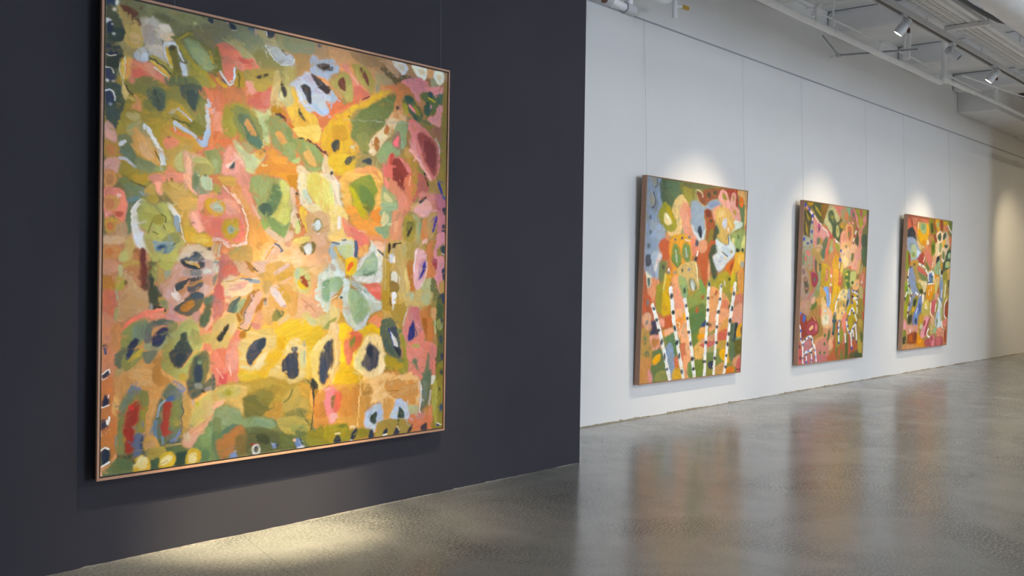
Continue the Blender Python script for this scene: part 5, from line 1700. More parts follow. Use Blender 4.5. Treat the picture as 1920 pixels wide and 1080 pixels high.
STROKES_SPOTTED = """
f363205050 -134,-23 783,-38 806,751 -86,728
f084087030 -12,-3 248,-2 231,60 178,94 95,40 28,21
f053075032 85,2 213,-2 186,62 141,64 100,40
f195099018 169,6 248,1 240,38 199,80 172,42
f478238008 31,6 91,4 70,17 38,16
f304226026 108,14 155,36 174,58 151,50 115,27
f035044027 -3,37 68,48 81,72 69,109 63,154 14,152 -1,112 6,74
f278219027 19,44 59,69 55,83 33,70
f325218027 18,82 43,119 51,146 28,133
f279263161 199,84 229,39 248,3 306,4 346,49 371,52 361,71 340,96 295,121 285,136 247,100
f433417198 210,74 250,21 307,13 358,43 355,72 279,80 294,107 285,131 247,100
f493176167 277,4 425,-1 416,28 370,47 345,35 307,11
f470132104 318,3 365,3 368,31
f047078037 245,31 285,22 310,41 324,64 349,74 388,51 396,65 362,85 399,93 412,102 391,131 370,161 333,148 297,140 293,98 255,72 242,54
f293233025 276,48 299,49 295,61 280,59
f449430190 339,87 363,95 373,127 351,142 336,120
f337286035 340,101 358,100 357,123
f507296008 386,84 411,88 406,98 388,98
f304250133 379,18 457,14 469,61 409,69
f567174064 428,25 459,28 462,52 432,61
f227373205 419,-1 524,-5 502,23 476,17
f165405264 456,4 487,2 485,41 465,25
f469165164 481,8 531,5 554,42 511,54
f181179086 502,26 539,23 529,43
f919295282 524,-2 572,36 583,75 641,72 637,42 667,16 677,45 661,81 643,96 578,85 547,38
f401387052 549,-1 677,-7 643,37 579,41
f550450045 586,45 631,40 629,82 591,89
f624111154 594,-2 619,-3 623,33 604,34
f114154089 678,-4 711,-4 703,103 684,50
f212202066 642,86 694,79 707,198 642,200 634,131
f076108066 633,121 692,119 692,178 640,180
f852279365 463,64 494,69 483,76
f919313398 506,61 532,67 520,75
f536227217 97,67 154,84 201,103 249,123 251,142 230,161 208,171 184,149 152,169 133,197 103,175 101,107
f576269245 178,94 250,128 207,153 171,141
f372052177 144,87 166,86 169,113 148,128
e056072070 167,112 164,122 155,123 150,113 153,103 162,102
f483120102 200,93 248,110 309,144 298,152 263,146 225,115
f448065063 274,136 309,142 298,152 275,150
s677580529 7 102,57 143,80 178,92
s668599550 8 196,105 237,119 257,139
s733734673 11 328,153 371,170 397,188
f732729725 56,38 84,45 85,52 69,53
e022051412 23,17 17,25 5,26 -3,19 3,11 16,10
e021050324 61,33 56,42 44,42 37,34 43,25 54,25
s635308262 6 22,22 39,32
e017048406 100,58 95,66 83,67 76,59 81,50 93,49
s722718718 7 84,70 85,79
e020042349 95,88 90,96 80,97 73,89 78,81 89,81
f286329252 73,100 95,99 99,189 83,194 68,154
e020054352 94,127 88,134 76,134 70,128 75,121 87,121
e021056365 23,162 17,171 4,171 -4,163 2,154 16,154
f331342260 -2,148 68,158 72,190 45,195 2,197
e018056404 22,162 17,170 4,171 -3,163 3,155 15,154
e018056365 62,179 56,185 43,185 36,180 42,174 55,173
e021039256 95,171 90,179 78,179 71,172 77,164 88,163
f086136088 197,172 240,142 254,170 235,212 190,213
f107146088 139,156 172,150 165,187 143,187
f549157105 258,155 281,155 264,211 235,212
f315364124 282,157 311,156 310,210 270,211
f554181125 311,156 334,155 328,209 305,210
f357300036 335,167 384,174 387,207 328,209
f217302074 349,180 373,189 369,208 346,209
e037068357 408,158 403,163 392,164 386,159 391,153 402,153
f762325245 390,122 437,106 452,134 492,161 469,176 431,163 423,206 385,188 388,155
f768383164 446,81 514,78 530,111 523,160 480,161 452,129
f546135065 460,90 503,88 513,126 491,151 470,133
f176222098 474,109 492,108 492,132 477,133
f787446183 407,164 504,160 547,202 411,207
f105128104 444,174 463,179 478,200 458,191
f073104053 564,129 594,118 594,172 576,180 555,163
f919335267 593,103 630,97 623,146 642,200 597,201 598,147
f919527306 523,160 555,163 595,181 597,201 509,204
e552056143 583,94 577,101 563,102 556,95 562,88 576,88
s919919811 11 561,105 553,115
e494058111 562,127 556,132 544,133 537,128 543,122 555,121
s919867746 9 540,140 535,152
e503069125 546,160 541,166 529,166 523,161 528,155 539,155
f098169077 0,197 34,196 31,218 -6,219
f439303199 99,193 186,177 190,213 37,218
f021057366 389,198 410,195 411,207 387,207
f313288196 -7,203 122,199 118,274 71,296 54,282 0,283
f143204097 -6,217 27,234 21,276 0,277
f594180166 31,216 63,210 81,228 60,233
f520140125 23,238 44,238 40,256 24,254
e470172123 84,273 78,278 66,278 60,273 65,268 77,268
f368244075 89,200 189,197 213,219 194,247 163,273 121,245
f480319173 133,199 177,197 168,211 145,212
f081151099 189,204 234,196 239,242 210,240 186,225
f569140090 234,196 262,195 256,248 228,249
f166198036 264,209 274,194 282,217 267,241
f328397228 274,194 309,193 305,270 218,261 193,238 274,250
f574200128 315,193 338,192 330,230 311,270
f510210077 206,254 350,192 394,269 400,323 320,357 228,362 202,326 196,273
f522362014 201,263 301,282 320,357 228,362 203,335
f430305028 196,273 234,307 238,348 192,344
f665359028 310,259 358,215 394,269 400,323 374,361 321,362
f538246028 340,206 361,239 346,263
f786402050 324,282 385,295 384,342 344,357
f776445012 344,357 404,361 408,399 377,447 318,446 324,394
f826541308 387,205 446,189 495,187 541,266 492,269 431,280 410,247
f899704347 426,227 488,235 485,264 442,268
s829763660 7 392,252 383,278
f793589114 416,251 431,280 412,323 398,304
e022088457 410,242 403,250 387,250 379,243 386,235 401,235
e021070406 412,201 407,207 395,207 388,202 393,196 405,196
e134161094 398,287 395,292 386,292 382,288 385,284 394,283
f919414256 504,269 570,185 634,182 638,222 619,281 609,306 569,287 518,283
f919400314 560,214 624,207 605,272 568,282
f153166041 529,210 547,210 544,234 527,249 513,242
s919550294 6 534,263 563,233
f919544162 602,242 627,242 620,291 595,296
f103154073 640,182 705,180 701,262 663,265 638,222
f499439227 643,263 656,263 646,295 622,306
f795161109 492,269 523,273 518,281 493,279
f376256204 0,283 44,287 81,336 87,395 140,381 147,445 11,444
e142113098 37,301 29,312 11,313 1,301 9,290 27,289
e370157139 29,302 25,308 15,308 10,302 14,296 24,296
f063071035 27,332 53,327 79,368 70,390 49,395 36,368
e502182163 57,336 52,343 41,343 35,337 40,330 50,329
e562173166 69,373 65,379 54,379 48,374 53,368 64,368
f464158133 104,241 125,235 138,299 121,299
f054088069 127,249 149,253 152,274 178,262 196,273 189,307 167,312 138,299
f513270077 152,274 174,271 171,303 155,303
f292028072 94,300 127,304 168,321 160,354 133,367 110,358 96,327
e357067159 116,306 110,314 97,314 89,307 95,299 108,298
f075178106 121,327 137,325 142,340 125,342
f245317187 165,294 188,298 194,358 187,404 121,408 140,376 170,344
f473168155 128,372 140,381 69,431 38,444 36,431
f252256081 140,381 197,385 199,404 143,404
f520173104 249,283 272,285 277,329 255,343 237,334
s722440269 5 255,292 259,325
f736188158 295,282 312,280 315,310 309,362 313,394 288,385 300,334
f782687610 295,310 309,310 311,321 296,321
e808764676 314,355 309,361 297,361 291,355 296,349 308,349
f583111063 385,300 409,297 420,342 410,359 379,354 389,333
s803331211 5 401,304 405,342
f308349066 433,292 505,283 510,322 516,375 454,375 449,332
f105173052 458,303 506,290 511,331 461,332
e877647065 494,306 486,311 469,312 460,307 468,302 485,301
e675627082 492,334 485,338 470,338 462,335 469,331 484,331
e685609053 491,365 485,371 471,371 464,365 470,360 484,360
f073141047 469,344 512,341 516,375 491,375
f618644216 519,297 582,292 585,321 576,355 526,360 516,322
e042048023 560,344 553,353 538,353 530,344 536,336 551,336
f919490181 574,336 625,330 617,374 560,377 552,363
e305404492 607,354 598,358 590,357 590,351 598,347 606,348
f518300043 657,271 703,275 694,310 663,330 623,320 646,290
f701212124 623,320 671,285 693,305 700,369 668,369 640,355
s919511398 6 670,305 655,340
e919919748 665,342 661,348 650,349 645,342 649,336 659,336
f557442169 628,360 668,369 680,419 634,419
f533097059 677,394 703,394 703,449 683,449
f221402782 234,367 280,367 289,395 295,446 271,446 261,404 230,383
s843674695 8 301,395 307,423 300,446
f606344059 194,362 242,385 262,409 237,446 200,418
f565311082 166,411 233,408 237,446 125,445
f786521192 211,418 245,413 260,446 214,445
f253226052 234,418 256,404 257,422
f149164041 124,436 156,429 169,445 108,445
f678393255 111,417 143,408 146,436 113,440
f901690284 406,385 504,380 499,447 389,447
s342385438 7 361,404 341,442
s885861814 11 402,404 382,439
e105174396 456,386 451,391 442,391 436,386 440,381 450,381
e108177361 473,412 469,417 460,417 455,412 459,408 468,408
e063096163 402,422 397,427 386,427 380,422 385,417 396,417
f276350459 497,380 522,380 521,428 505,447 486,447
f042068085 501,414 507,409 504,443 486,445
s919919910 9 548,384 606,397 615,414 564,419 617,438
f721421006 561,392 607,404 595,414 569,404
f726446016 558,423 598,433 599,448 567,443
e023071384 570,383 565,388 554,388 548,383 553,378 564,378
e025052355 606,387 601,391 591,391 585,387 590,382 600,382
e013019032 563,410 558,415 545,415 538,410 544,404 556,404
e021035083 623,409 619,416 609,416 603,409 607,401 617,401
e024089386 565,437 561,442 550,442 545,437 549,431 559,431
f339276049 628,421 673,419 677,449 631,448
f491289173 6,428 107,429 99,482 11,475
f447272173 8,452 105,474 94,490 11,475
s546226232 10 31,434 33,455
f107177041 103,458 146,434 160,445 149,464 117,471
f406210061 99,476 214,456 226,581 189,601 149,589 144,541 101,498
s195225031 10 199,504 207,580
f826544259 213,451 294,451 304,550 250,549 220,518
f827770580 237,494 298,492 302,528 241,532
f591544227 251,497 278,500 273,517
e632726839 274,473 266,479 249,478 239,473 247,468 265,468
f241430761 271,429 305,429 294,454 274,454
f741414030 307,446 361,441 352,485 325,493
f820492327 301,457 339,496 338,545 303,539 298,495
f579140084 194,456 214,461 217,489 197,491
f274041031 5,480 62,489 77,516 139,493 188,526 198,564 148,581 83,577 41,591 23,596 10,533
f410076094 91,524 167,517 173,568 82,566
f348022069 86,540 111,530 143,530 145,557 101,561 87,553
f781553230 99,545 130,533 138,546 107,556
s701401145 5 133,495 160,512
f601197199 162,531 182,536 178,558 158,552
f673298148 250,549 304,550 344,545 351,606 311,621 289,664 183,671 141,642 163,600 240,581
f567217175 178,617 295,594 305,693 185,693
f531108108 4,601 53,655 45,697 1,695
f469150151 143,659 304,676 306,698 45,697 54,665
f515201202 49,607 78,587 130,599 140,632 103,646 52,639
e103200623 19,478 15,485 5,485 -1,478 3,471 13,471
f047146512 37,489 59,489 55,510 37,518 32,502
s883819828 8 4,530 15,546 23,596 37,612
s919893867 10 42,607 72,592 109,580 133,589 141,610
s919919885 9 40,618 47,649 51,694
s919905875 10 59,650 109,644 140,632 152,619 166,633 185,693
s919876879 8 82,653 86,693
s919876882 8 130,647 140,693
e027079390 30,554 25,560 13,560 7,554 12,547 23,548
e023071434 32,589 27,594 15,593 9,588 15,583 26,584
e023048203 72,592 76,597 68,599 57,595 54,589 62,588
e037104420 106,585 102,589 93,589 88,585 92,581 101,581
e023048202 139,594 135,601 126,600 121,594 125,587 134,588
e023070428 53,614 49,619 39,619 33,613 38,608 48,609
e016043164 68,648 64,652 55,652 50,647 54,642 63,642
e023105519 111,644 107,649 96,649 91,644 95,639 106,639
e019049176 141,652 136,657 126,657 120,651 125,646 135,646
e016032162 150,625 150,630 140,631 131,627 132,622 141,621
e070175470 174,644 170,648 161,648 156,643 160,638 169,639
e027049303 92,659 88,664 78,664 72,658 77,653 87,654
e050080306 59,672 55,677 46,677 41,671 45,667 54,667
e016056474 95,692 90,697 78,696 72,691 77,687 89,687
e023071385 148,687 144,692 133,691 128,686 132,681 143,681
e149203426 185,674 181,679 173,679 169,673 172,668 180,668
e064043044 21,622 17,629 7,628 2,621 6,615 16,615
e064050050 35,673 30,681 19,681 13,672 17,663 29,663
e076171036 277,582 271,589 257,589 250,581 256,574 269,575
e078175037 276,620 271,628 259,628 252,619 257,612 269,612
e078174043 234,657 229,665 217,665 210,656 216,648 228,648
e078174043 280,660 275,667 263,666 256,659 261,652 273,653
f098159055 299,566 318,556 321,583 303,610 289,604
f804422232 310,605 349,592 365,607 354,639 314,649
f472106043 351,606 390,585 384,530 412,525 429,681 388,696 306,695 304,676 356,651
f157182038 382,641 465,627 490,588 535,601 572,676 545,695 416,695
f435108050 421,608 487,565 487,695 473,694 460,643 430,693 416,692
f640207106 459,565 486,554 493,616 465,627
f462103058 524,566 549,601 552,695 530,694
f083101024 495,633 523,629 523,694 501,693
f286302043 390,580 458,559 464,610 396,641
f485107041 552,624 640,615 644,650 595,677 558,675
f110097030 550,675 645,662 657,700 553,698
f074090062 602,677 647,676 657,697 604,695
f586357082 363,457 388,430 473,430 478,481 467,509 398,524 367,502
f889590222 377,463 461,458 466,503 397,519
f353248040 391,458 403,447 407,480 393,483
f042068085 487,430 516,430 497,456 483,456
s334438559 11 517,436 498,464 482,486
s868841793 11 374,435 367,463 359,485
e065140362 372,485 368,491 358,491 353,485 357,479 366,479
f075156103 340,501 374,493 372,540 362,579 341,573 344,540
f046083144 341,515 383,513 377,524 342,526
e027042069 365,576 359,584 345,584 337,576 343,568 357,568
s919919858 11 417,522 411,552 415,586 422,617
e041067366 430,521 424,526 411,526 404,520 410,515 423,515
e031068294 417,551 412,557 401,557 394,551 399,545 411,545
e019042280 425,581 419,587 407,586 400,580 405,574 418,574
e028038235 433,621 426,626 412,625 405,620 411,615 425,615
s919823755 8 464,517 458,548
e042068368 477,512 471,518 458,518 451,511 456,505 469,505
e055042279 471,552 466,556 456,555 451,552 456,549 466,549
f858261171 445,503 464,486 493,487 487,565 466,571 441,531
s919919885 10 486,582 496,622
e024045072 508,628 503,632 491,631 485,627 490,623 502,623
e066100253 467,448 463,456 455,456 450,448 453,441 462,441
e066082361 452,486 447,491 437,491 432,486 436,481 446,481
f655439010 497,458 554,439 614,448 620,500 600,525 558,482 523,498 493,487
f497376016 517,504 559,487 583,505 579,533 560,561 531,566 517,538
s919919904 10 523,495 556,462 589,494 614,520
s919919883 10 498,526 508,555 536,581
s919919919 10 601,537 574,556 551,584
s919919919 10 551,584 569,642
s919919919 10 575,568 586,599
s919919919 10 606,545 626,621
s919919919 8 611,457 615,491
s919919919 8 601,434 614,448
e024108476 564,439 559,444 549,444 543,439 548,434 558,434
e028072386 563,475 557,480 544,480 537,474 543,469 556,469
e021045169 589,488 584,494 572,494 566,488 571,481 583,481
e028049301 530,497 525,501 515,501 510,497 514,493 524,493
e027070376 507,518 502,523 492,522 487,517 491,513 501,513
e028071383 527,547 520,552 505,552 498,546 504,542 519,542
e070117455 612,535 607,539 596,539 591,535 596,531 606,531
e030094403 586,561 581,566 569,565 563,560 568,555 580,556
e020058225 544,575 538,581 527,581 520,575 525,569 537,569
e030054323 583,654 577,661 564,660 557,653 562,645 576,646
e036030189 600,605 594,611 581,611 573,605 579,599 593,599
e022049181 643,624 637,631 624,630 616,623 622,616 636,617
e014025075 623,454 620,459 611,459 606,454 609,449 618,449
e063087190 628,495 624,499 615,499 610,495 614,491 623,491
f092111036 623,497 657,500 659,518 625,511
f342256042 619,431 672,431 694,489 694,553 694,693 656,691 631,604 641,552
f565355055 637,517 675,524 678,553 641,552
f466361050 640,615 686,623 685,681 645,662
f069106038 666,576 695,594 687,628 670,616
f053103043 647,679 693,681 695,698 657,697
f588096057 678,477 702,489 697,518 678,515
e720088068 703,434 698,442 687,441 681,434 686,426 696,426
"""
STROKES_FAR = """
f332219070 -203,-26 767,-20 761,745 -76,718
f358102055 -5,-1 319,-8 433,-2 465,66 426,113 366,168 396,219 382,279 335,258 272,200 318,136 325,34 258,30 151,31 139,91 71,61 11,71
f505183111 53,7 135,-1 140,28 90,45
f495146067 179,7 277,10 314,31 258,26
f650138070 3,20 45,25 52,69 11,67
f187050030 0,2 298,-3 310,8 105,8
f288053029 45,22 77,31 71,61
f565174088 91,52 145,65 140,102 118,92
f013025043 7,78 71,61 116,81 136,109 124,132 59,116 14,117
f247326466 9,121 100,114 169,152 217,187 233,223 181,231 79,237 63,205 18,178
f434572724 151,174 218,194 222,220 169,221
f200270264 44,149 105,143 89,176 48,170
f379441259 66,159 127,153 151,174 148,218 76,223
f210280075 81,191 133,193 126,215 85,212
f454240024 79,237 171,232 147,282 122,254 72,262
f185271010 5,189 51,191 46,227 45,284 10,284 6,228
f217037030 32,199 63,205 61,255 43,270
s441053036 8 169,221 246,237
f294036026 169,221 238,186 272,200 280,251 227,252
s649591612 8 279,211 262,237
f550290008 152,42 216,39 303,35 331,72 314,110 299,159 233,150 186,122 149,90
f561514335 233,150 315,117 340,135 278,163
s632629556 8 162,34 161,64
f238319158 184,37 270,33 286,66 257,93 200,77
f136259117 206,43 259,37 263,59 221,69
f546297004 168,75 223,87 229,128 186,126
f477209008 229,124 294,122 288,155 233,150
f505377167 165,126 235,164 204,173 157,141
f464170087 256,164 330,147 407,219 403,267 359,272 272,200
f507128144 291,178 348,198 388,242 355,242
f138149012 321,8 434,6 444,78 354,82
f030042012 347,33 380,27 397,69 365,78
f250055026 389,8 435,13 443,67 407,53
f447261009 423,6 504,6 488,61 441,51
f216325177 447,16 482,19 474,42 451,43
f230050027 492,6 551,7 546,58 511,56
f587380007 551,7 671,5 650,30 578,30
f721239106 554,31 625,27 653,58 582,61
f193267106 622,0 707,0 711,31 648,18
f144192041 648,11 709,16 719,95 680,80
s919919919 10 631,25 703,68
f336212045 335,102 446,93 449,116 360,119
f147181019 372,130 450,120 437,196 382,197
f037069010 385,145 419,144 413,182 396,182
f190045026 401,91 457,85 452,135 427,121
f761577386 445,82 511,60 548,70 605,60 657,89 675,135 644,175 603,230 556,223 551,185 462,210 437,196 475,134
f037086051 469,89 513,71 528,102 507,118 471,104
f052099069 555,85 594,64 609,87 565,112
s834585530 6 543,78 553,112
f767423060 542,117 611,106 592,138 558,155
f035088038 580,139 639,133 640,148 605,153
f224304119 498,134 543,128 537,171 504,179
f576457261 441,135 486,134 483,195 449,196
f535292151 415,197 473,210 469,263 412,256
f150198074 560,170 598,184 590,215 566,216
s871700701 10 555,216 580,231
f013026044 473,206 519,205 511,232 480,263 461,248
f235351186 467,244 533,224 541,292 497,303 427,286
f712750630 528,277 576,291 580,321 544,314
f554266028 535,239 582,246 574,276 551,276
f854243099 657,89 719,95 712,142 675,135
f026091043 643,168 690,158 709,212 673,221 624,207
f052102061 622,191 719,197 726,259 633,275 586,276 593,238
f440630370 657,183 705,181 696,205 660,210
f358524265 627,230 710,228 702,259 619,260
f677525113 640,237 687,236 688,244 641,248
f054088054 580,231 616,237 610,283 574,276
f742421113 656,275 715,266 711,328 639,328
f011022044 541,284 574,276 589,299 555,306
f189254409 59,273 115,272 159,360 58,360 58,298
f325242076 113,261 176,267 194,317 153,318 117,290
f465099091 176,267 229,267 320,302 322,316 255,302 190,289
f134188077 190,292 255,302 334,323 338,352 238,331
f586428183 207,331 327,352 328,360 201,360
s684696688 11 194,249 271,262 306,280 342,305
s803781721 9 45,284 43,333 37,354
e022036064 86,269 80,275 68,275 61,269 66,263 79,263
e024034048 145,254 140,261 127,261 120,254 125,247 138,247
e023032047 248,255 244,260 233,260 227,256 232,251 242,251
e023033047 303,276 298,281 287,281 281,277 286,272 297,272
e024034048 337,309 332,313 321,313 315,309 320,304 331,304
e020024027 54,322 48,329 34,330 26,322 31,315 45,315
f087133036 288,236 358,265 360,283 315,273
s680644637 8 410,238 403,267
f668705692 341,301 393,282 440,297 452,341 404,359 359,352
f096163339 353,305 395,293 420,315 414,348 369,345
f012030069 375,308 409,312 399,323
f090178105 409,315 431,311 424,345 403,352
f641253004 447,304 492,303 489,329 456,333
f607404165 434,334 522,314 527,359 449,359
f277367439 544,314 592,321 596,359 550,359
f292267042 588,291 658,290 655,358 596,359
f058077041 675,332 711,328 708,358 667,358
f272328045 0,347 59,347 46,388 16,388
f188301006 3,368 43,367 37,395 8,395
f196264004 21,416 69,409 58,460 38,460
f293309011 9,463 58,460 46,511 41,538 15,531
s822834836 9 46,354 59,378
s863879838 11 38,399 18,426
s794764758 10 110,381 105,409
f404510290 45,381 106,388 90,409 50,409
e037050068 79,367 72,374 56,374 47,367 54,361 70,361
e038060080 54,392 49,397 37,397 30,392 35,386 47,386
e039060080 26,433 21,442 9,442 2,433 7,424 18,424
e037055074 115,420 109,425 95,425 87,419 93,414 107,414
e038057077 92,464 86,472 73,472 64,464 70,456 84,456
e040061081 82,507 76,514 63,514 54,506 60,499 74,499
f193260413 80,346 151,346 187,378 233,410 203,417 130,409 95,381
s817808801 8 87,426 96,447
s874869826 8 66,478 63,495
s902901854 8 62,518 64,529
f178240452 112,423 162,420 112,485 73,495 96,451
f178198034 161,346 247,360 272,388 265,413 233,410 187,378
f419303039 194,356 249,374 230,388
f040060014 220,388 272,385 275,410 244,410
s819789783 12 170,402 202,413
s810809770 9 244,413 217,438 201,473
f249226022 133,430 215,427 200,462 174,493 117,519 105,506 128,461
f018038026 140,441 186,437 170,472 140,475
f560332015 131,479 173,486 155,506 124,499
f022041028 68,525 127,520 124,561 75,566
f134189419 216,431 267,424 277,495 220,528 217,577 146,575 147,520 192,479
f033079213 226,466 252,463 256,494 232,508
f161285521 176,507 205,500 214,556 185,569
e018036071 207,552 202,569 185,568 174,552 180,535 196,535
s782777764 7 203,486 186,510
f647548309 234,346 330,345 315,388 297,410 271,381
e052075108 322,408 316,417 301,417 292,408 298,399 313,399
f745688569 265,413 298,417 294,463 273,463
f034058087 330,345 440,345 430,356 365,359
s744723677 8 353,356 441,352
f613244004 344,367 453,359 459,403 410,446 333,439 337,396
s768632437 8 410,370 408,392
s775637438 8 374,388 367,414
f027270054 447,410 463,414 459,432 447,429
f457387085 273,463 344,439 391,464 377,524 282,523
f646468084 313,449 367,453 361,482 307,481
s858795665 7 318,481 351,489 326,463
f487442123 463,352 509,359 519,433 473,425
f374072043 512,377 535,381 528,411 499,407
f604279202 471,407 528,411 521,444 475,440
f513099127 427,450 487,443 482,490 454,526 417,497
s890701573 11 412,461 408,511 444,536
s898830755 9 495,465 484,505
f193264403 536,344 599,344 613,448 556,451 549,400
s717811919 9 582,389 576,429
f465387066 599,344 670,343 653,404 703,426 638,467 615,467
s919919919 9 636,359 633,426
f093107041 670,343 699,343 697,373 679,373
f618725764 519,429 592,470 603,551 597,594 554,607 494,577 508,520 536,477
f351471604 507,512 542,517 516,577 493,570
f264309089 501,465 535,466 527,491 504,491
f390400139 571,484 607,492 604,558 580,550
f218239093 512,549 536,556 519,599
f328058019 648,456 700,449 700,538 647,537 641,493
s919919919 9 676,441 639,470 640,529 678,552
f735245188 649,552 701,553 700,590 643,595 607,580
s919910907 9 605,565 615,598 656,610
f543208096 655,596 701,597 708,699 622,695 601,623
f256039020 658,625 680,618 688,676 666,683
s919658619 6 634,617 633,649
f536292024 241,529 312,516 317,551 278,571 250,591 230,659 212,611 235,556
f474360087 291,516 398,518 400,532 314,530
f715298355 315,537 368,531 402,546 355,594 361,636 300,648 272,667 260,653 282,599 310,572
f328042073 391,546 413,543 376,588 351,636 330,635 336,608
f359076072 308,558 339,552 342,573 312,586
s919885894 10 389,602 371,626 395,644 416,645
f492556350 249,584 288,568 291,586 272,599
f654376212 423,540 477,534 483,577 428,575
f514408159 428,575 494,577 500,620 436,632 409,596
f238488254 465,605 519,599 522,620 490,627
f666272170 520,606 609,598 605,652 525,642
f796330199 542,607 598,601 601,623
f657298212 23,551 56,572 217,577 223,618 124,628 65,626
f771319366 16,538 44,559 49,586 12,598
s913802778 11 111,597 115,618
f281056010 83,620 202,610 220,665 173,684 72,673 77,640
f464106010 104,627 144,629 149,656 109,654
f166037016 164,630 202,614 199,658 170,663
f014033025 9,637 43,612 51,659 25,678 7,657
f208245030 12,598 51,599 45,625 17,631
f183264020 9,670 34,671 26,684
f578273113 34,671 212,679 360,698 19,697
f631226006 210,665 322,656 369,685 360,698 203,685
f800307004 224,625 290,648 293,668 232,673
f394083097 353,653 505,655 616,649 623,703 360,698
f642185224 427,642 492,644 499,697 445,695
f289039061 438,646 459,643 463,668 447,671
f559139145 526,653 594,655 589,701 533,699
s833404423 7 474,668 477,693
"""
# ------------------------------------------------------------------ paintings
def up(a, W, H):
    h, w_ = a.shape; y = np.linspace(0, h-1.001, H); x = np.linspace(0, w_-1.001, W)
    yi = y.astype(int); xi = x.astype(int); fy = (y-yi)[:, None]; fx = (x-xi)[None]
    fy = fy*fy*(3-2*fy); fx = fx*fx*(3-2*fx)
    A = a[yi][:, xi]; B = a[yi][:, xi+1]; Cc = a[yi+1][:, xi]; D = a[yi+1][:, xi+1]
    return (A*(1-fx)+B*fx)*(1-fy)+(Cc*(1-fx)+D*fx)*fy
def spline(P, closed, n=4):
    P = np.asarray(P, float); N = len(P)
    if N < 3: return P
    out = []
    for i in range(N if closed else N-1):
        if closed: a, b, c, d = P[i-1], P[i], P[(i+1) % N], P[(i+2) % N]
        else: a, b, c, d = P[max(i-1, 0)], P[i], P[i+1], P[min(i+2, N-1)]
        for k in range(n):
            t = k/n; out.append(.5*((2*b)+(-a+c)*t+(2*a-5*b+4*c-d)*t*t+(-a+3*b-3*c+d)*t**3))
    if not closed: out.append(P[-1])
    return np.array(out)
def blur(m, r):
    for ax in (0, 1):
        for _ in range(2):
            acc = m.copy()
            for k in range(1, r+1): acc += np.roll(m, k, ax)+np.roll(m, -k, ax)
            m = acc/(2*r+1)
    return m
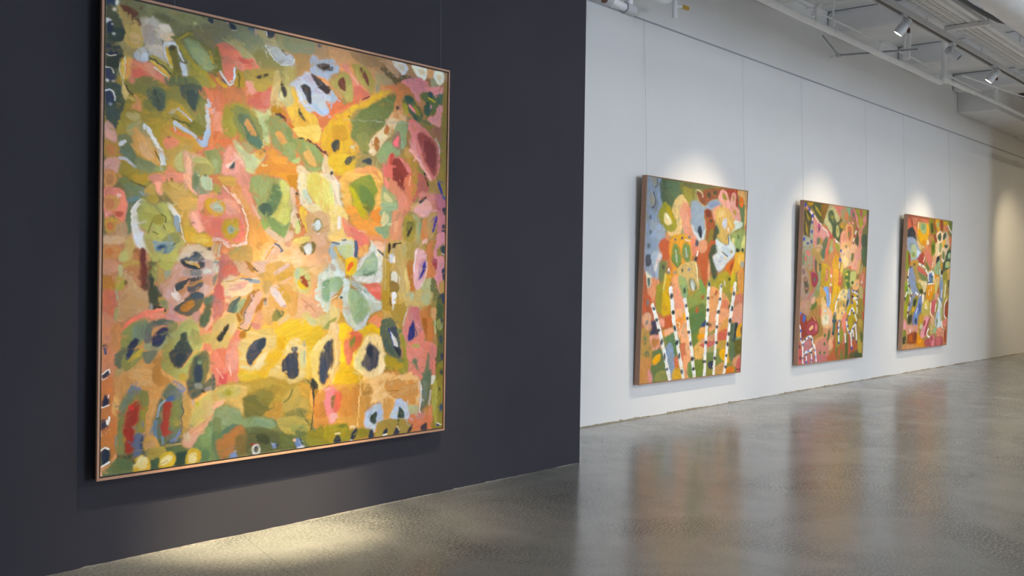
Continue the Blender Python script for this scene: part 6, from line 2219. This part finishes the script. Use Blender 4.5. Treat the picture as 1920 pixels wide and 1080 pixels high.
def paint(W, H, base, items, seed, dabs=380):
    """Brush the listed strokes onto a W x H grid of canvas points: fills (f), scumbled fills (g), ellipses (e), strokes (s)."""
    R = np.random.RandomState(seed)
    img = np.empty((H, W, 3)); img[:] = base; hgt = np.zeros((H, W)); s = H/900.
    def nz(c): return up(R.randn(int(H/c)+3, int(W/c)+3), W, H)
    dx = (nz(14*s)*1.2+nz(5*s)*.9+nz(2.2)*.4)*s; dy = (nz(14*s)*1.2+nz(5*s)*.9+nz(2.2)*.4)*s
    T = 512; st = up(R.randn(150, 30), T, T)*.6+up(R.randn(70, 18), T, T)*.6+up(R.randn(256, 120), T, T)*.2
    blob = up(R.randn(28, 28), T, T)+.7*up(R.randn(60, 60), T, T)+.4*up(R.randn(130, 130), T, T)
    blob = np.tanh(blob*1.3)
    gr = nz(2.5)*.5+nz(5)*.5
    yy, xx = np.mgrid[0:H, 0:W].astype(float)
    for kind, col, wd, P in items:
        if kind == 's':
            Cv = spline(P, False); r = wd/2; lo = Cv.min(0)-r-9; hi = Cv.max(0)+r+9
        else:
            Cv = spline(P, True) if kind != 'e' else np.asarray(P); lo = Cv.min(0)-9; hi = Cv.max(0)+9
        x0 = int(max(0, lo[0])); y0 = int(max(0, lo[1])); x1 = int(min(W, hi[0]+1)); y1 = int(min(H, hi[1]+1))
        if x1-x0 < 2 or y1-y0 < 2: continue
        ext = max(np.ptp(Cv[:, 0]), np.ptp(Cv[:, 1]))
        k = (1.6 if kind == 'g' else 1.)*min(1., max(.3, ext/(60*s)))
        sl = (slice(y0, y1), slice(x0, x1))
        X = xx[sl]+dx[sl]*k; Y = yy[sl]+dy[sl]*k
        if kind == 's':
            m = np.full(X.shape, 1e9)
            for i in range(len(Cv)-1):
                a, b = Cv[i], Cv[i+1]; d = b-a; L = d@d+1e-9
                t = np.clip(((X-a[0])*d[0]+(Y-a[1])*d[1])/L, 0, 1)
                m = np.minimum(m, np.hypot(X-a[0]-t*d[0], Y-a[1]-t*d[1]))
            m = np.clip((r-m)/1.2+.5, 0, 1); D = Cv[-1]-Cv[0]
        else:
            m = np.zeros(X.shape, bool)
            for i in range(len(Cv)):
                a, b = Cv[i-1], Cv[i]
                if a[1] == b[1]: continue
                m ^= ((a[1] > Y) != (b[1] > Y)) & (X < (b[0]-a[0])*(Y-a[1])/(b[1]-a[1])+a[0])
            m = m.astype(float); q = Cv-Cv.mean(0); D = np.linalg.eigh(q.T@q)[1][:, 1]
            rr = 1 if kind != 'g' else max(1, int(5*s))
            if kind == 'f' and ext > 45*s and R.rand() < .5: rr = 2
            if min(m.shape) > 2*rr+2: m = blur(m, rr)
            if kind == 'g': m = np.clip((m-.5)*1.8+.5+gr[sl]*.18*np.minimum(m, 1-m)*4, 0, 1)
        an = math.atan2(D[1], D[0])+R.uniform(-.35, .35); ca, sa = math.cos(an), math.sin(an); ox, oy, px, py = R.randint(0, T, 4)
        u = ((xx[sl]*ca+yy[sl]*sa)/s*.8+ox).astype(int) % T; v2 = ((-xx[sl]*sa+yy[sl]*ca)/s*1.1+oy).astype(int) % T
        S = st[v2, u]
        B = blob[((-xx[sl]*sa+yy[sl]*ca)/s*1.5+py).astype(int) % T, ((xx[sl]*ca+yy[sl]*sa)/s*.9+px).astype(int) % T]
        amp = min(1., ext/(45*s)); hue = R.choice([-1, 1])
        lum = 1+.05*S+.055*B*amp
        c = col*lum[..., None]*(1+B[..., None]*amp*hue*np.array([.045, -.01, -.13]))
        al = m*np.clip((.93 if kind == 's' else .96)+.06*S, .7, 1)
        if ext > 80*s and kind != 's': al = al*(1-.3*np.clip((-B-.72)*4, 0, 1)*(1-np.clip(m*2-1, 0, 1)*.2))
        al = al[..., None]
        img[sl] = img[sl]*(1-al)+c*al; hgt[sl] = hgt[sl]*(1-m*.7)+m*(.45+.3*S)
    # broken colour: short dry dabs that drag the neighbouring paint about where tones are close
    for _ in range(int(dabs*W*H/1e5)):
        cx, cy = R.randint(6, W-6), R.randint(6, H-6); a_ = R.uniform(0, PI); q = R.uniform(4, 13)*s; off = R.uniform(0, 2*PI)
        sx, sy = int(min(W-1, max(0, cx+q*math.cos(off)))), int(min(H-1, max(0, cy+q*math.sin(off))))
        src = img[sy, sx]; here = img[cy, cx]; ls = src.sum()+.05; lh = here.sum()+.05
        if abs(math.log(ls/lh)) > .75 or min(ls, lh) < .18: continue
        col = src*R.uniform(.84, 1.15); L1, L2 = R.uniform(4, 15)*s, R.uniform(1.6, 4.2)*s; e_ = int(L1+3)
        x0, x1, y0, y1 = max(0, cx-e_), min(W, cx+e_), max(0, cy-e_), min(H, cy+e_); sl = (slice(y0, y1), slice(x0, x1))
        X = xx[sl]-cx+dx[sl]*1.2; Y = yy[sl]-cy+dy[sl]*1.2; ca, sa = math.cos(a_), math.sin(a_)
        m = np.clip((1-((X*ca+Y*sa)/L1)**2-((-X*sa+Y*ca)/L2)**2)*1.6+gr[sl]*.5, 0, 1)[..., None]*R.uniform(.3, .65)
        img[sl] = img[sl]*(1-m)+col*m
    img *= (1+.03*gr+.02*nz(1.6))[..., None]
    return np.clip(img, .003, .95), hgt
def read_strokes(txt, K, W, H):
    out = []
    for ln in txt.strip().split('\n'):
        t = ln.split(' '); k = t[0][0]; col = np.array([int(t[0][1+3*i:4+3*i])/999. for i in range(3)])
        wd = int(t[1])/K*H if k == 's' else 0; pts = t[2:] if k == 's' else t[1:]
        P = np.array([[int(q) for q in p.split(',')] for p in pts], float)/K*[W, H]
        out.append((k, col, wd, P))
    return out
def canvas_material(name):
    m = bpy.data.materials.new(name); m.use_nodes = True; nt = m.node_tree; b = nt.nodes['Principled BSDF']; L = nt.links.new
    at = nt.nodes.new('ShaderNodeAttribute'); at.attribute_name = 'paint'
    L(at.outputs['Color'], b.inputs['Base Color']); b.inputs['Roughness'].default_value = .55; b.inputs['Specular IOR Level'].default_value = .12
    tc = nt.nodes.new('ShaderNodeTexCoord'); n = nt.nodes.new('ShaderNodeTexNoise'); n.inputs['Scale'].default_value = 220; n.inputs['Detail'].default_value = 4
    L(tc.outputs['Object'], n.inputs['Vector'])
    bp = nt.nodes.new('ShaderNodeBump'); bp.inputs['Strength'].default_value = .25; bp.inputs['Distance'].default_value = .0015
    L(n.outputs['Fac'], bp.inputs['Height']); L(bp.outputs[0], b.inputs['Normal'])
    return m
M_CANVAS = canvas_material('oil paint on canvas')
M_PLY = mat('pale plywood backing', (.55, .45, .33), .7, noise=.08, scale=12)
M_LINEN = mat('raw linen edge', (.42, .34, .24), .8)
def canvas_mesh(x0, x1, z0, z1, y, txt, K, nx, nz_, seed, base):
    """dense stretched canvas facing -y; every point carries its paint colour, impasto lifts it a fraction of a millimetre"""
    img, hgt = paint(nx, nz_, base, read_strokes(txt, K, nx, nz_), seed)
    me = bpy.data.meshes.new('canvas'); nv = nx*nz_; nf = (nx-1)*(nz_-1)
    xs = np.linspace(x0, x1, nx); zs = np.linspace(z1, z0, nz_)
    co = np.empty((nz_, nx, 3), np.float32); co[..., 0] = xs[None]; co[..., 2] = zs[:, None]; co[..., 1] = y-hgt*.0007
    me.vertices.add(nv); me.vertices.foreach_set('co', co.ravel())
    idx = np.arange(nv).reshape(nz_, nx); q = np.stack([idx[1:, :-1], idx[1:, 1:], idx[:-1, 1:], idx[:-1, :-1]], -1).reshape(-1).astype(np.int32)
    me.loops.add(nf*4); me.loops.foreach_set('vertex_index', q)
    me.polygons.add(nf); me.polygons.foreach_set('loop_start', np.arange(0, nf*4, 4, dtype=np.int32))
    me.update(calc_edges=True); me.polygons.foreach_set('use_smooth', np.ones(nf, bool))
    at = me.color_attributes.new('paint', 'FLOAT_COLOR', 'POINT')
    rgba = np.ones((nv, 4), np.float32); rgba[:, :3] = img.reshape(-1, 3); at.data.foreach_set('color', rgba.ravel())
    me.update(); me.materials.append(M_CANVAS)
    o = bpy.data.objects.new('canvas', me); C.objects.link(o); return o
def mitred_frame(x0, x1, z0, z1, y0, y1, wdt, m, parent, bev=.0012):
    """four mitred bars, front at y0 (towards the room), back at y1"""
    a, b = x0+wdt, x1-wdt; c, d = z0+wdt, z1-wdt
    bars = (((x0, z0), (x1, z0), (b, c), (a, c)), ((x1, z0), (x1, z1), (b, d), (b, c)), ((x1, z1), (x0, z1), (a, d), (b, d)), ((x0, z1), (x0, z0), (a, c), (a, d)))
    for p in bars:
        t = bmesh.new(); f = [t.verts.new((x, y0, z)) for x, z in p]; k = [t.verts.new((x, y1, z)) for x, z in p]
        t.faces.new(f); t.faces.new(k[::-1])
        for i in range(4): j = (i+1) % 4; t.faces.new((f[i], f[j], k[j], k[i]))
        bmesh.ops.recalc_face_normals(t, faces=t.faces[:]); bmesh.ops.bevel(t, geom=t.edges[:], offset=bev, segments=2, affect='EDGES')
        mb = MB(); mb.bm.free(); mb.bm = t; mb.build('frame_bar', m, parent, sharp=False)
def painting(name, X, Z, S, SH, lean, ywall, txt, K, nx, nz_, seed, label, mwood, depth, face, gap, yfront, wires, mwire, zrail, base, black=False):
    """leans out from the wall at the top by `lean`; front face plane passes yfront at its foot"""
    root = empty(name, (X, yfront, Z), (math.asin(lean/SH), 0, 0))
    tag(root, label, 'painting', None if black else 'framed paintings on the white wall')
    # local: x along the wall, y into the wall, z up; front at y=0
    fd = .014 if black else depth
    mitred_frame(0, S, 0, SH, 0, fd, face, mwood, root)
    MB().box((face*.5, min(fd, depth)-.006, face*.5), (S-face*.5, depth, SH-face*.5)).build('backing_board', M_BLACK if black else M_PLY, root)
    g = face+gap
    st = MB().box((g, .0045, g), (S-g, depth-.008, SH-g)).build('stretcher', M_LINEN, root)
    cv = canvas_mesh(g, S-g, g, SH-g, .004, txt, K, nx, nz_, seed, base); cv.parent = root
    th = math.asin(lean/SH)
    for xw in wires:
        zl = SH-.10                       # hook height on the back of the frame
        yh = depth*math.cos(th)-zl*math.sin(th); zh = zl*math.cos(th)+depth*math.sin(th)
        inv = Matrix.Rotation(-th, 4, 'X')
        p0 = inv @ Vector((xw-X, yh+.001, zh)); p1 = inv @ Vector((xw-X, ywall-yfront-.007, zrail-Z-.0075))
        MB().tube([p0, p1], .0013, 8).build('hanging_wire', mwire, root)
    return root
PZR = 3.44837
MB_rail = MB().box((EDGE, D2-.009, PZR-.006), (X1, D2, PZR+.006), .001); o = MB_rail.build('picture_rail', M_RAIL)
tag(o, 'thin grey picture rail running along the white wall above the three paintings', 'picture rail')
o = MB().box((X0, D1-.009, PZR-.006), (EDGE-.002, D1, PZR+.006), .001).build('picture_rail', M_BLACK)
tag(o, 'thin dark picture rail high on the charcoal wall above the large painting', 'picture rail')
painting('framed_painting', 1.98349, 0.35922, 1.98256, 1.97355, 0.004, D1, STROKES_LARGE, 1500, 800, 900, 3, 'very large square abstract painting in a thin oak frame on the charcoal wall', M_OAK, .05, .0105, .006, D1-.07, (3.94477, 2.33349), M_WIRED, PZR, (.4,.27,.1), True)
painting('framed_painting', 7.27701, 0.2982, 1.80058, 1.80058, 0.04996, D2, STROKES_TREES, 700, 340, 440, 4, 'framed painting with pale black spotted trunks, nearest of three on the white wall', M_OAK2, .052, .0065, .002, D2-.064, (7.35911, 9.11482), M_WIRE, PZR, (.4,.3,.12))
painting('framed_painting', 10.35399, 0.29491, 1.80058, 1.80058, 0.04999, D2, STROKES_SPOTTED, 700, 340, 440, 5, 'framed painting with small blue and white dotted figures, middle of three on the white wall', M_OAK2, .052, .0065, .002, D2-.064, (10.44847, 12.23784), M_WIRE, PZR, (.4,.3,.12))
painting('framed_painting', 13.46413, 0.32114, 1.80058, 1.80058, 0.05271, D2, STROKES_FAR, 700, 340, 440, 6, 'framed painting of yellow and blue shapes, farthest of three on the white wall', M_OAK2, .052, .0065, .002, D2-.064, (13.52843, 15.35136), M_WIRE, PZR, (.4,.3,.12))


# ------------------------------------------------------------------ services under the ceiling
def elbow(p, a, b, r, rad, n=8):
    """points of a quarter bend at corner p coming from direction a, leaving to direction b"""
    p, a, b = Vector(p), Vector(a).normalized(), Vector(b).normalized(); out = []
    for i in range(n+1):
        t = i/n; out.append((p+a*rad)*(1-t)**2+p*2*t*(1-t)+(p+b*rad)*t*t)
    return out
# lighting track over the white wall
TY, TZ = 3.17, 3.5
def track(xa, xb, y, z, label):
    r = empty('lighting_track', (xa, y, z)); tag(r, label, 'lighting track')
    L_ = xb-xa
    MB().box((0, -.026, 0), (L_, .026, .05), .002).build('track_body', M_GREYP, r)
    MB().box((0, .027, -.004), (L_, .042, .012), .001).build('lip', M_GREYP, r)
    MB().box((0, -.012, -.0015), (L_, .02, .001)).build('slot', M_TRACKD, r)
    k = .6
    while k < L_:
        MB().tube([(k, 0, .05), (k, 0, ZC-z-.002)], .004, 8).build('hanger_rod', M_GREYP, r); k += 1.6
    return r
track(5.5, 20., TY, TZ, 'long grey lighting track with dark slot beside the slotted cable tray')
track(-1., 5.4, 2.25, TZ, 'lighting track above the large painting on the charcoal wall')
def spotlight(x, y, z, tgt, lit, label, energy=0., cone=46, blend=.8, group=None, col=(1, .84, .62), rad=.03, length=.15):
    """track spotlight: adaptor, stem, yoke, cylindrical head turned to its target, glowing lens"""
    r = empty('track_spotlight', (x, y, z)); tag(r, label, 'spotlight', group or 'spotlights on the ceiling tracks')
    MB().box((-.05, -.017, -.02), (.05, .017, 0), .003).build('adaptor', M_LAMP, r)
    piv = Vector((0, 0, -.10)); MB().tube([(0, 0, -.018), (0, 0, -.06)], .012, 12).build('stem', M_LAMP, r)
    d = (Vector(tgt)-(Vector((x, y, z))+piv)).normalized()
    q = (-d).to_track_quat('Z', 'Y'); M = Matrix.Translation(piv) @ q.to_matrix().to_4x4()
    side = Vector((-d.y, d.x, 0)).normalized()
    yk = MB()
    for s_ in (-1, 1): yk.tube([(0, 0, -.055), Vector((0, 0, -.055))+side*.05*s_, piv+side*.05*s_], .006, 8)
    yk.build('yoke', M_LAMP, r)
    h = length/2; R_ = .042
    MB().lathe([(0, h), (R_*.75, h), (R_*.86, h*.9), (R_*.9, h*.2), (R_, 0), (R_*1.02, -h*.9), (R_*1.02, -h), (R_*.9, -h), (R_*.86, -h+.012), (0, -h+.0125)], M).build('lamp_head', M_LAMP, r)
    for k in range(5):
        zz = h*.85-k*.009; MB().lathe([(R_*.86, zz), (R_*.97, zz), (R_*.97, zz-.003), (R_*.86, zz-.003)], M, 24).build('cooling_fin', M_LAMP, r)
    if lit:
        MB().lathe([(0, -h+.010), (R_*.78, -h+.009), (R_*.78, -h+.001), (0, -h-.0005)], M, 32).build('lens', M_GLOW, r)
        l = bpy.data.lights.new('beam', 'SPOT'); l.energy = energy; l.spot_size = math.radians(cone); l.spot_blend = blend
        l.color = col; l.shadow_soft_size = rad
        o = bpy.data.objects.new('beam', l); C.objects.link(o); o.parent = r
        o.location = piv+d*(h+.02); o.rotation_euler = (-d).to_track_quat('Z', 'Y').to_euler()
    else:
        MB().lathe([(0, -h+.011), (R_*.84, -h+.011), (R_*.84, -h+.006), (0, -h+.004)], M, 24).build('lens', M_TRACKD, r)
    return r
spotlight(8.72, TY, TZ, (8.2, D2, .95), True, 'lit white spotlight on the track above the thick white pipe, left of the others', 260, 55, 1.0, None, (1, .84, .60))
spotlight(10.02, TY, TZ, (10.4, 0.5, 1.0), False, 'unlit grey spotlight turned away from the wall, between the two lit ones')
spotlight(11.32, TY, TZ, (10.85, D2, 1.15), True, 'brightly lit white spotlight at the right side of the picture', 190, 55, 1.0, None, (1, .84, .60))
spotlight(14.5, TY, TZ, (14.15, D2, 1.15), True, 'lit spotlight on the track aimed at the farthest painting', 250, 55, 1.0, None, (1, .84, .60))
spotlight(17.2, TY, TZ, (18.9, D2, 1.5), True, 'lit spotlight at the far end of the track', 170, 55, 1.0, None, (1, .80, .50))
spotlight(3.1, 2.25, TZ, (3.05, 3.98, 0.95), True, 'lit spotlight aimed at the middle of the large painting', 400, 54, 1.0, None, (1, .88, .66), .014)
spotlight(2.75, 2.40, TZ, (2.85, 4.05, 0.1), True, 'lit narrow spotlight aimed below the large painting', 1500, 25, 1.0, None, (1, .85, .55), .014)

# white service pipe along the wall, ending in a bend
def thing_mesh(mb, name, m, label, cat, group=None): return tag(mb.build(name, m), label, cat, group)
PZ, PY_ = 3.69, 4.2
pr = empty('ceiling_pipe', (5.5, PY_, PZ)); tag(pr, 'thick white pipe running along the wall under the ceiling to a hooked end', 'pipe')
MB().tube([(0, 0, 0), (7.25, 0, -.01)] , .033, 20).build('pipe_run', M_PIPE, pr)
MB().tube([(7.2, 0, -.01)]+[(7.3+.09*math.sin(t*PI/10), 0, -.01+.09*(1-math.cos(t*PI/10))) for t in range(0, 6)], .036, 20).build('bend', M_PIPE, pr)
for k, xx_ in enumerate((2.3, 4.15, 6.1)):
    c_ = MB(); c_.tube([(xx_-.02, 0, 0), (xx_+.02, 0, 0)], .041, 20); c_.build('pipe_clip', M_PIPE, pr)
    h_ = MB(); h_.tube([(xx_, 0, .04), (xx_, 0, ZC-PZ)], .012, 10); h_.tube([(xx_, 0, .06), (xx_, 0, .10)], .024, 12); h_.build('drop_hanger', M_PIPE, pr)
# sprinkler branch carried on beyond the hook: tee, thinner pipe, drops with heads
sr = empty('sprinkler_pipe', (12.95, 4.2, 3.74)); tag(sr, 'thinner white sprinkler pipe with vertical drops right of the hooked pipe end', 'pipe')
MB().tube([(-.14, 0, 0), (.12, 0, 0)], .042, 20).build('tee', M_PIPE, sr)
MB().tube([(0, 0, 0), (0, 0, ZC-3.74-.002)], .036, 20).build('riser', M_PIPE, sr)
MB().tube([(.1, 0, 0), (1.25, 0, .015)], .030, 20).build('pipe_run', M_PIPE, sr)
MB().tube([(1.22, 0, .015), (6.5, 0, .03)], .024, 20).build('pipe_run', M_PIPE, sr)
MB().tube([(1.2, 0, .015), (1.26, 0, .015)], .033, 20).build('coupling', M_PIPE, sr)
for xx_ in (2.2, 4.4):
    MB().tube([(xx_, 0, .02), (xx_, 0, .30)], .028, 16).build('drop', M_PIPE, sr)
    MB().tube([(xx_, 0, .30), (xx_, 0, ZC-3.74-.002)], .010, 10).build('rod', M_PIPE, sr)
    MB().tube([(xx_, 0, .33), (xx_, 0, .37)], .02, 12).build('nut', M_RUST, sr)
# vertical hanger in front of pipe with rusty nut
hr = empty('pipe_hanger', (11.3, 4.05, 3.70)); tag(hr, 'white vertical pipe hanger with a rusty nut below the nearer lit spotlight', 'hanger')
MB().tube([(0, 0, -.02), (0, 0, .26)], .026, 14).build('drop', M_PIPE, hr)
MB().tube([(0, 0, .26), (0, 0, ZC-3.70)], .008, 10).build('rod', M_PIPE, hr)
MB().tube([(0, 0, .27), (0, 0, .32)], .018, 10).build('nut', M_RUST, hr)
# raking brace: V of thin bars meeting near the wall
M_BRACE = mat('dull zinc brace', (.34, .35, .38), .5, noise=.05)
vr = empty('brace', (11.0, 4.72, 3.76)); tag(vr, 'thin V shaped steel brace fixed high near the white wall', 'brace')
MB().tube([(0, 0, 0), (-.42, 0, .14)], .009, 10).build('strut', M_BRACE, vr)
MB().tube([(0, 0, 0), (.22, -.80, .0)], .010, 10).build('strut', M_BRACE, vr)
MB().box((-.03, -.02, -.02), (.03, .02, .02), .004).build('bracket', M_GREYP, vr)
# thin conduits
def conduit(pts, r, label, m=M_PIPE):
    o_ = MB().tube(pts, r, 10).build('conduit', m); tag(o_, label, 'conduit'); return o_
conduit([(7.2, 4.35, 3.90), (15., 4.35, 3.905)], .010, 'thin white conduit just above the thick white pipe')
conduit([(13.0, 4.0, 3.77), (16.8, 3.55, 3.74)], .010, 'thin white conduit slanting away from the pipe tee to the right edge')
conduit([(9.2, 3.25, 3.86), (9.35, 4.35, 3.87)], .009, 'thin conduit crossing toward the wall near the cable clamps')
conduit([(11.2, 4.9, 3.80), (11.2, 4.35, 3.80), (11.2, 4.30, 3.90)], .012, 'short white conduit stub entering the white wall')
# clamps above the thick pipe
cr_ = empty('cable_clamp', (9.25, 4.2, 3.78)); tag(cr_, 'white bolted clamp sitting on top of the thick white pipe', 'clamp')
MB().box((-.05, -.03, -.03), (.05, .03, .03), .006).build('clamp_body', M_PIPE, cr_)
MB().tube([(-.06, 0, .02), (.02, -.05, .09)], .014, 10).build('arm', M_PIPE, cr_)
MB().tube([(.0, 0, -.06), (.0, 0, .16)], .012, 10).build('bolt', M_PIPE, cr_)
# slotted cable tray between the track and the strut channels
tr = empty('cable_tray', (7.0, 3.058, 3.60)); tag(tr, 'white slotted cable tray beside the lighting track at top right', 'cable tray')
def slotted(x0, x1, y0, y1):
    """perforated floor of the tray: bars left between staggered slots"""
    m_ = MB(); x = x0; pitch = .062
    ys = np.linspace(y0, y1, 4)
    while x < x1-.001:
        m_.box((x, y0, 0), (x+.040, y1, .002))
        for j, yv in enumerate(ys): m_.box((x+.040, yv-.012, 0), (x+pitch, yv+.012, .002))
        x += pitch
    return m_
slotted(0, 10., -.088, .088).build('tray_floor', M_PIPE, tr)
MB().box((0, -.092, 0), (10.02, -.088, .05)).build('tray_side', M_PIPE, tr)
MB().box((0, .088, 0), (10.02, .092, .05)).build('tray_side', M_PIPE, tr)
cb_ = MB()
for j, (yy_, rr_) in enumerate(((-.065, .010), (-.04, .011), (-.015, .009), (.02, .011), (.055, .010))):
    cb_ = MB(); cb_.tube([(i*.8, yy_+.012*math.sin(i*1.7+j), rr_+.004) for i in range(13)], rr_, 8)
    cb_.build('cable', mat('beige cable', (.40, .34, .28), .6), tr)
for k, (xx_, sid) in enumerate(((.2, 0), (2.75, 0), (5.25, 0), (8.3, 0))):
    s_ = empty('strut_support', (7.0+xx_, 3.02, 3.576)); tag(s_, ('nearest','second','third','farthest')[k]+' white cross strut carrying the cable tray', 'strut', 'cross struts under the cable tray')
    MB().box((-.022, -.26, -.02), (.022, .145, .02), .003).build('channel', M_PIPE, s_)
    for yy_ in (-.235, .139): MB().tube([(0, yy_, .02), (0, yy_, ZC-.265-3.57)], .005, 8).build('threaded_rod', M_GREYP, s_)
for k, (yy_, zz_) in enumerate(((2.932, 3.60), (2.855, 3.60))):
    o_ = MB().box((7.0, yy_-.022, zz_), (18., yy_+.022, zz_+.04), .004).build('strut_channel', M_PIPE)
    tag(o_, ('white strut channel nearest the slotted cable tray', 'white strut channel farther from the slotted cable tray')[k], 'channel')
conduit([(7.2, 2.802, 3.636), (8.6, 2.802, 3.636), (9.3, 2.797, 3.636), (9.7, 2.78, 3.636), (9.95, 2.745, 3.63), (10.15, 2.69, 3.64)], .021, 'dark grey flexible conduit running beside the large round duct', mat('dark conduit', (.07, .08, .08), .5))
# large round duct
dr = empty('round_duct', (6.5, 2.25, 3.60)); tag(dr, 'large white round duct at the top right corner', 'duct')
MB().tube([(0, 0, 0), (9.85, 0, 0)], .30, 48).build('duct_run', M_PIPE, dr)
for xx_ in (3.1, 4.6, 6.1, 7.6):
    MB().tube([(xx_-.015, 0, 0), (xx_+.015, 0, 0)], .311, 48).build('joint_ring', M_GREYP, dr)
# bulkhead box on the wall near the far end
bk = empty('wall_bulkhead', (15.75, D2, 3.76)); tag(bk, 'white boxed duct casing projecting from the wall above the rail at right', 'bulkhead')
MB().box((0, -.55, 0), (3.2, -.002, .36), .01).build('casing', M_CEIL, bk)
MB().box((3.2, -.62, -.02), (6.4, -.002, .50), .01).build('casing', M_CEIL, bk)
# valve set in the near corner above the dark wall edge
vs = empty('valve_set', (6.1, 4.45, 3.31)); tag(vs, 'cluster of white pipe fittings where the charcoal wall ends, top', 'valve set')
MB().tube([(EDGE-6.1+.004, 0, .03), (-.1, 0, .0)], .045, 18).build('pipe_run', M_GREYP, vs)
MB().tube([(-.12, 0, 0), (.10, 0, -.01)], .06, 18).build('union', M_GREYP, vs)
MB().tube([(.10, 0, -.01), (.34, 0, -.03)], .032, 16).build('nipple', M_PIPE, vs)
MB().tube([(.30, 0, -.03), (.42, 0, -.03)], .046, 16).build('elbow_body', M_GREYP, vs)
MB().tube([(.36, 0, -.03), (.36, -.03, .25)], .030, 16).build('riser', M_PIPE, vs)
MB().tube([(-.02, -.05, -.06), (.0, -.02, .04)], .022, 12).build('drain_cock', M_RUST, vs)
v2 = empty('branch_pipe', (7.08, 4.45, 3.45)); tag(v2, 'white pipe loop with grey collar left of the brass lever valve', 'pipe')
MB().tube(elbow((0, 0, 0), (-.6, 0, .02), (.0, -.03, .6), 0, .16), .030, 16).build('bend', M_PIPE, v2)
MB().tube([(-.55, 0, .015), (-.15, 0, .0)], .028, 16).build('pipe_run', M_PIPE, v2)
MB().tube([(0, -.0, .14), (0, -.0, .75)], .034, 16).build('riser', M_PIPE, v2)
MB().tube([(0, -.0, .14), (0, -.0, .20)], .045, 16).build('collar', mat('beige collar', (.38, .35, .28), .6), v2)
v3 = empty('lever_valve', (7.2, 4.5, 3.37)); tag(v3, 'white vertical pipe stub with a yellow valve lever near the white wall', 'valve')
MB().tube([(0, 0, 0), (0, 0, .85)], .022, 14).build('pipe_stub', M_PIPE, v3)
MB().tube([(0, 0, .10), (.08, -.02, .11)], .014, 10).build('stem', M_PIPE, v3)
MB().box((.08, -.035, .095), (.18, -.005, .125), .006).build('lever', M_YEL, v3)
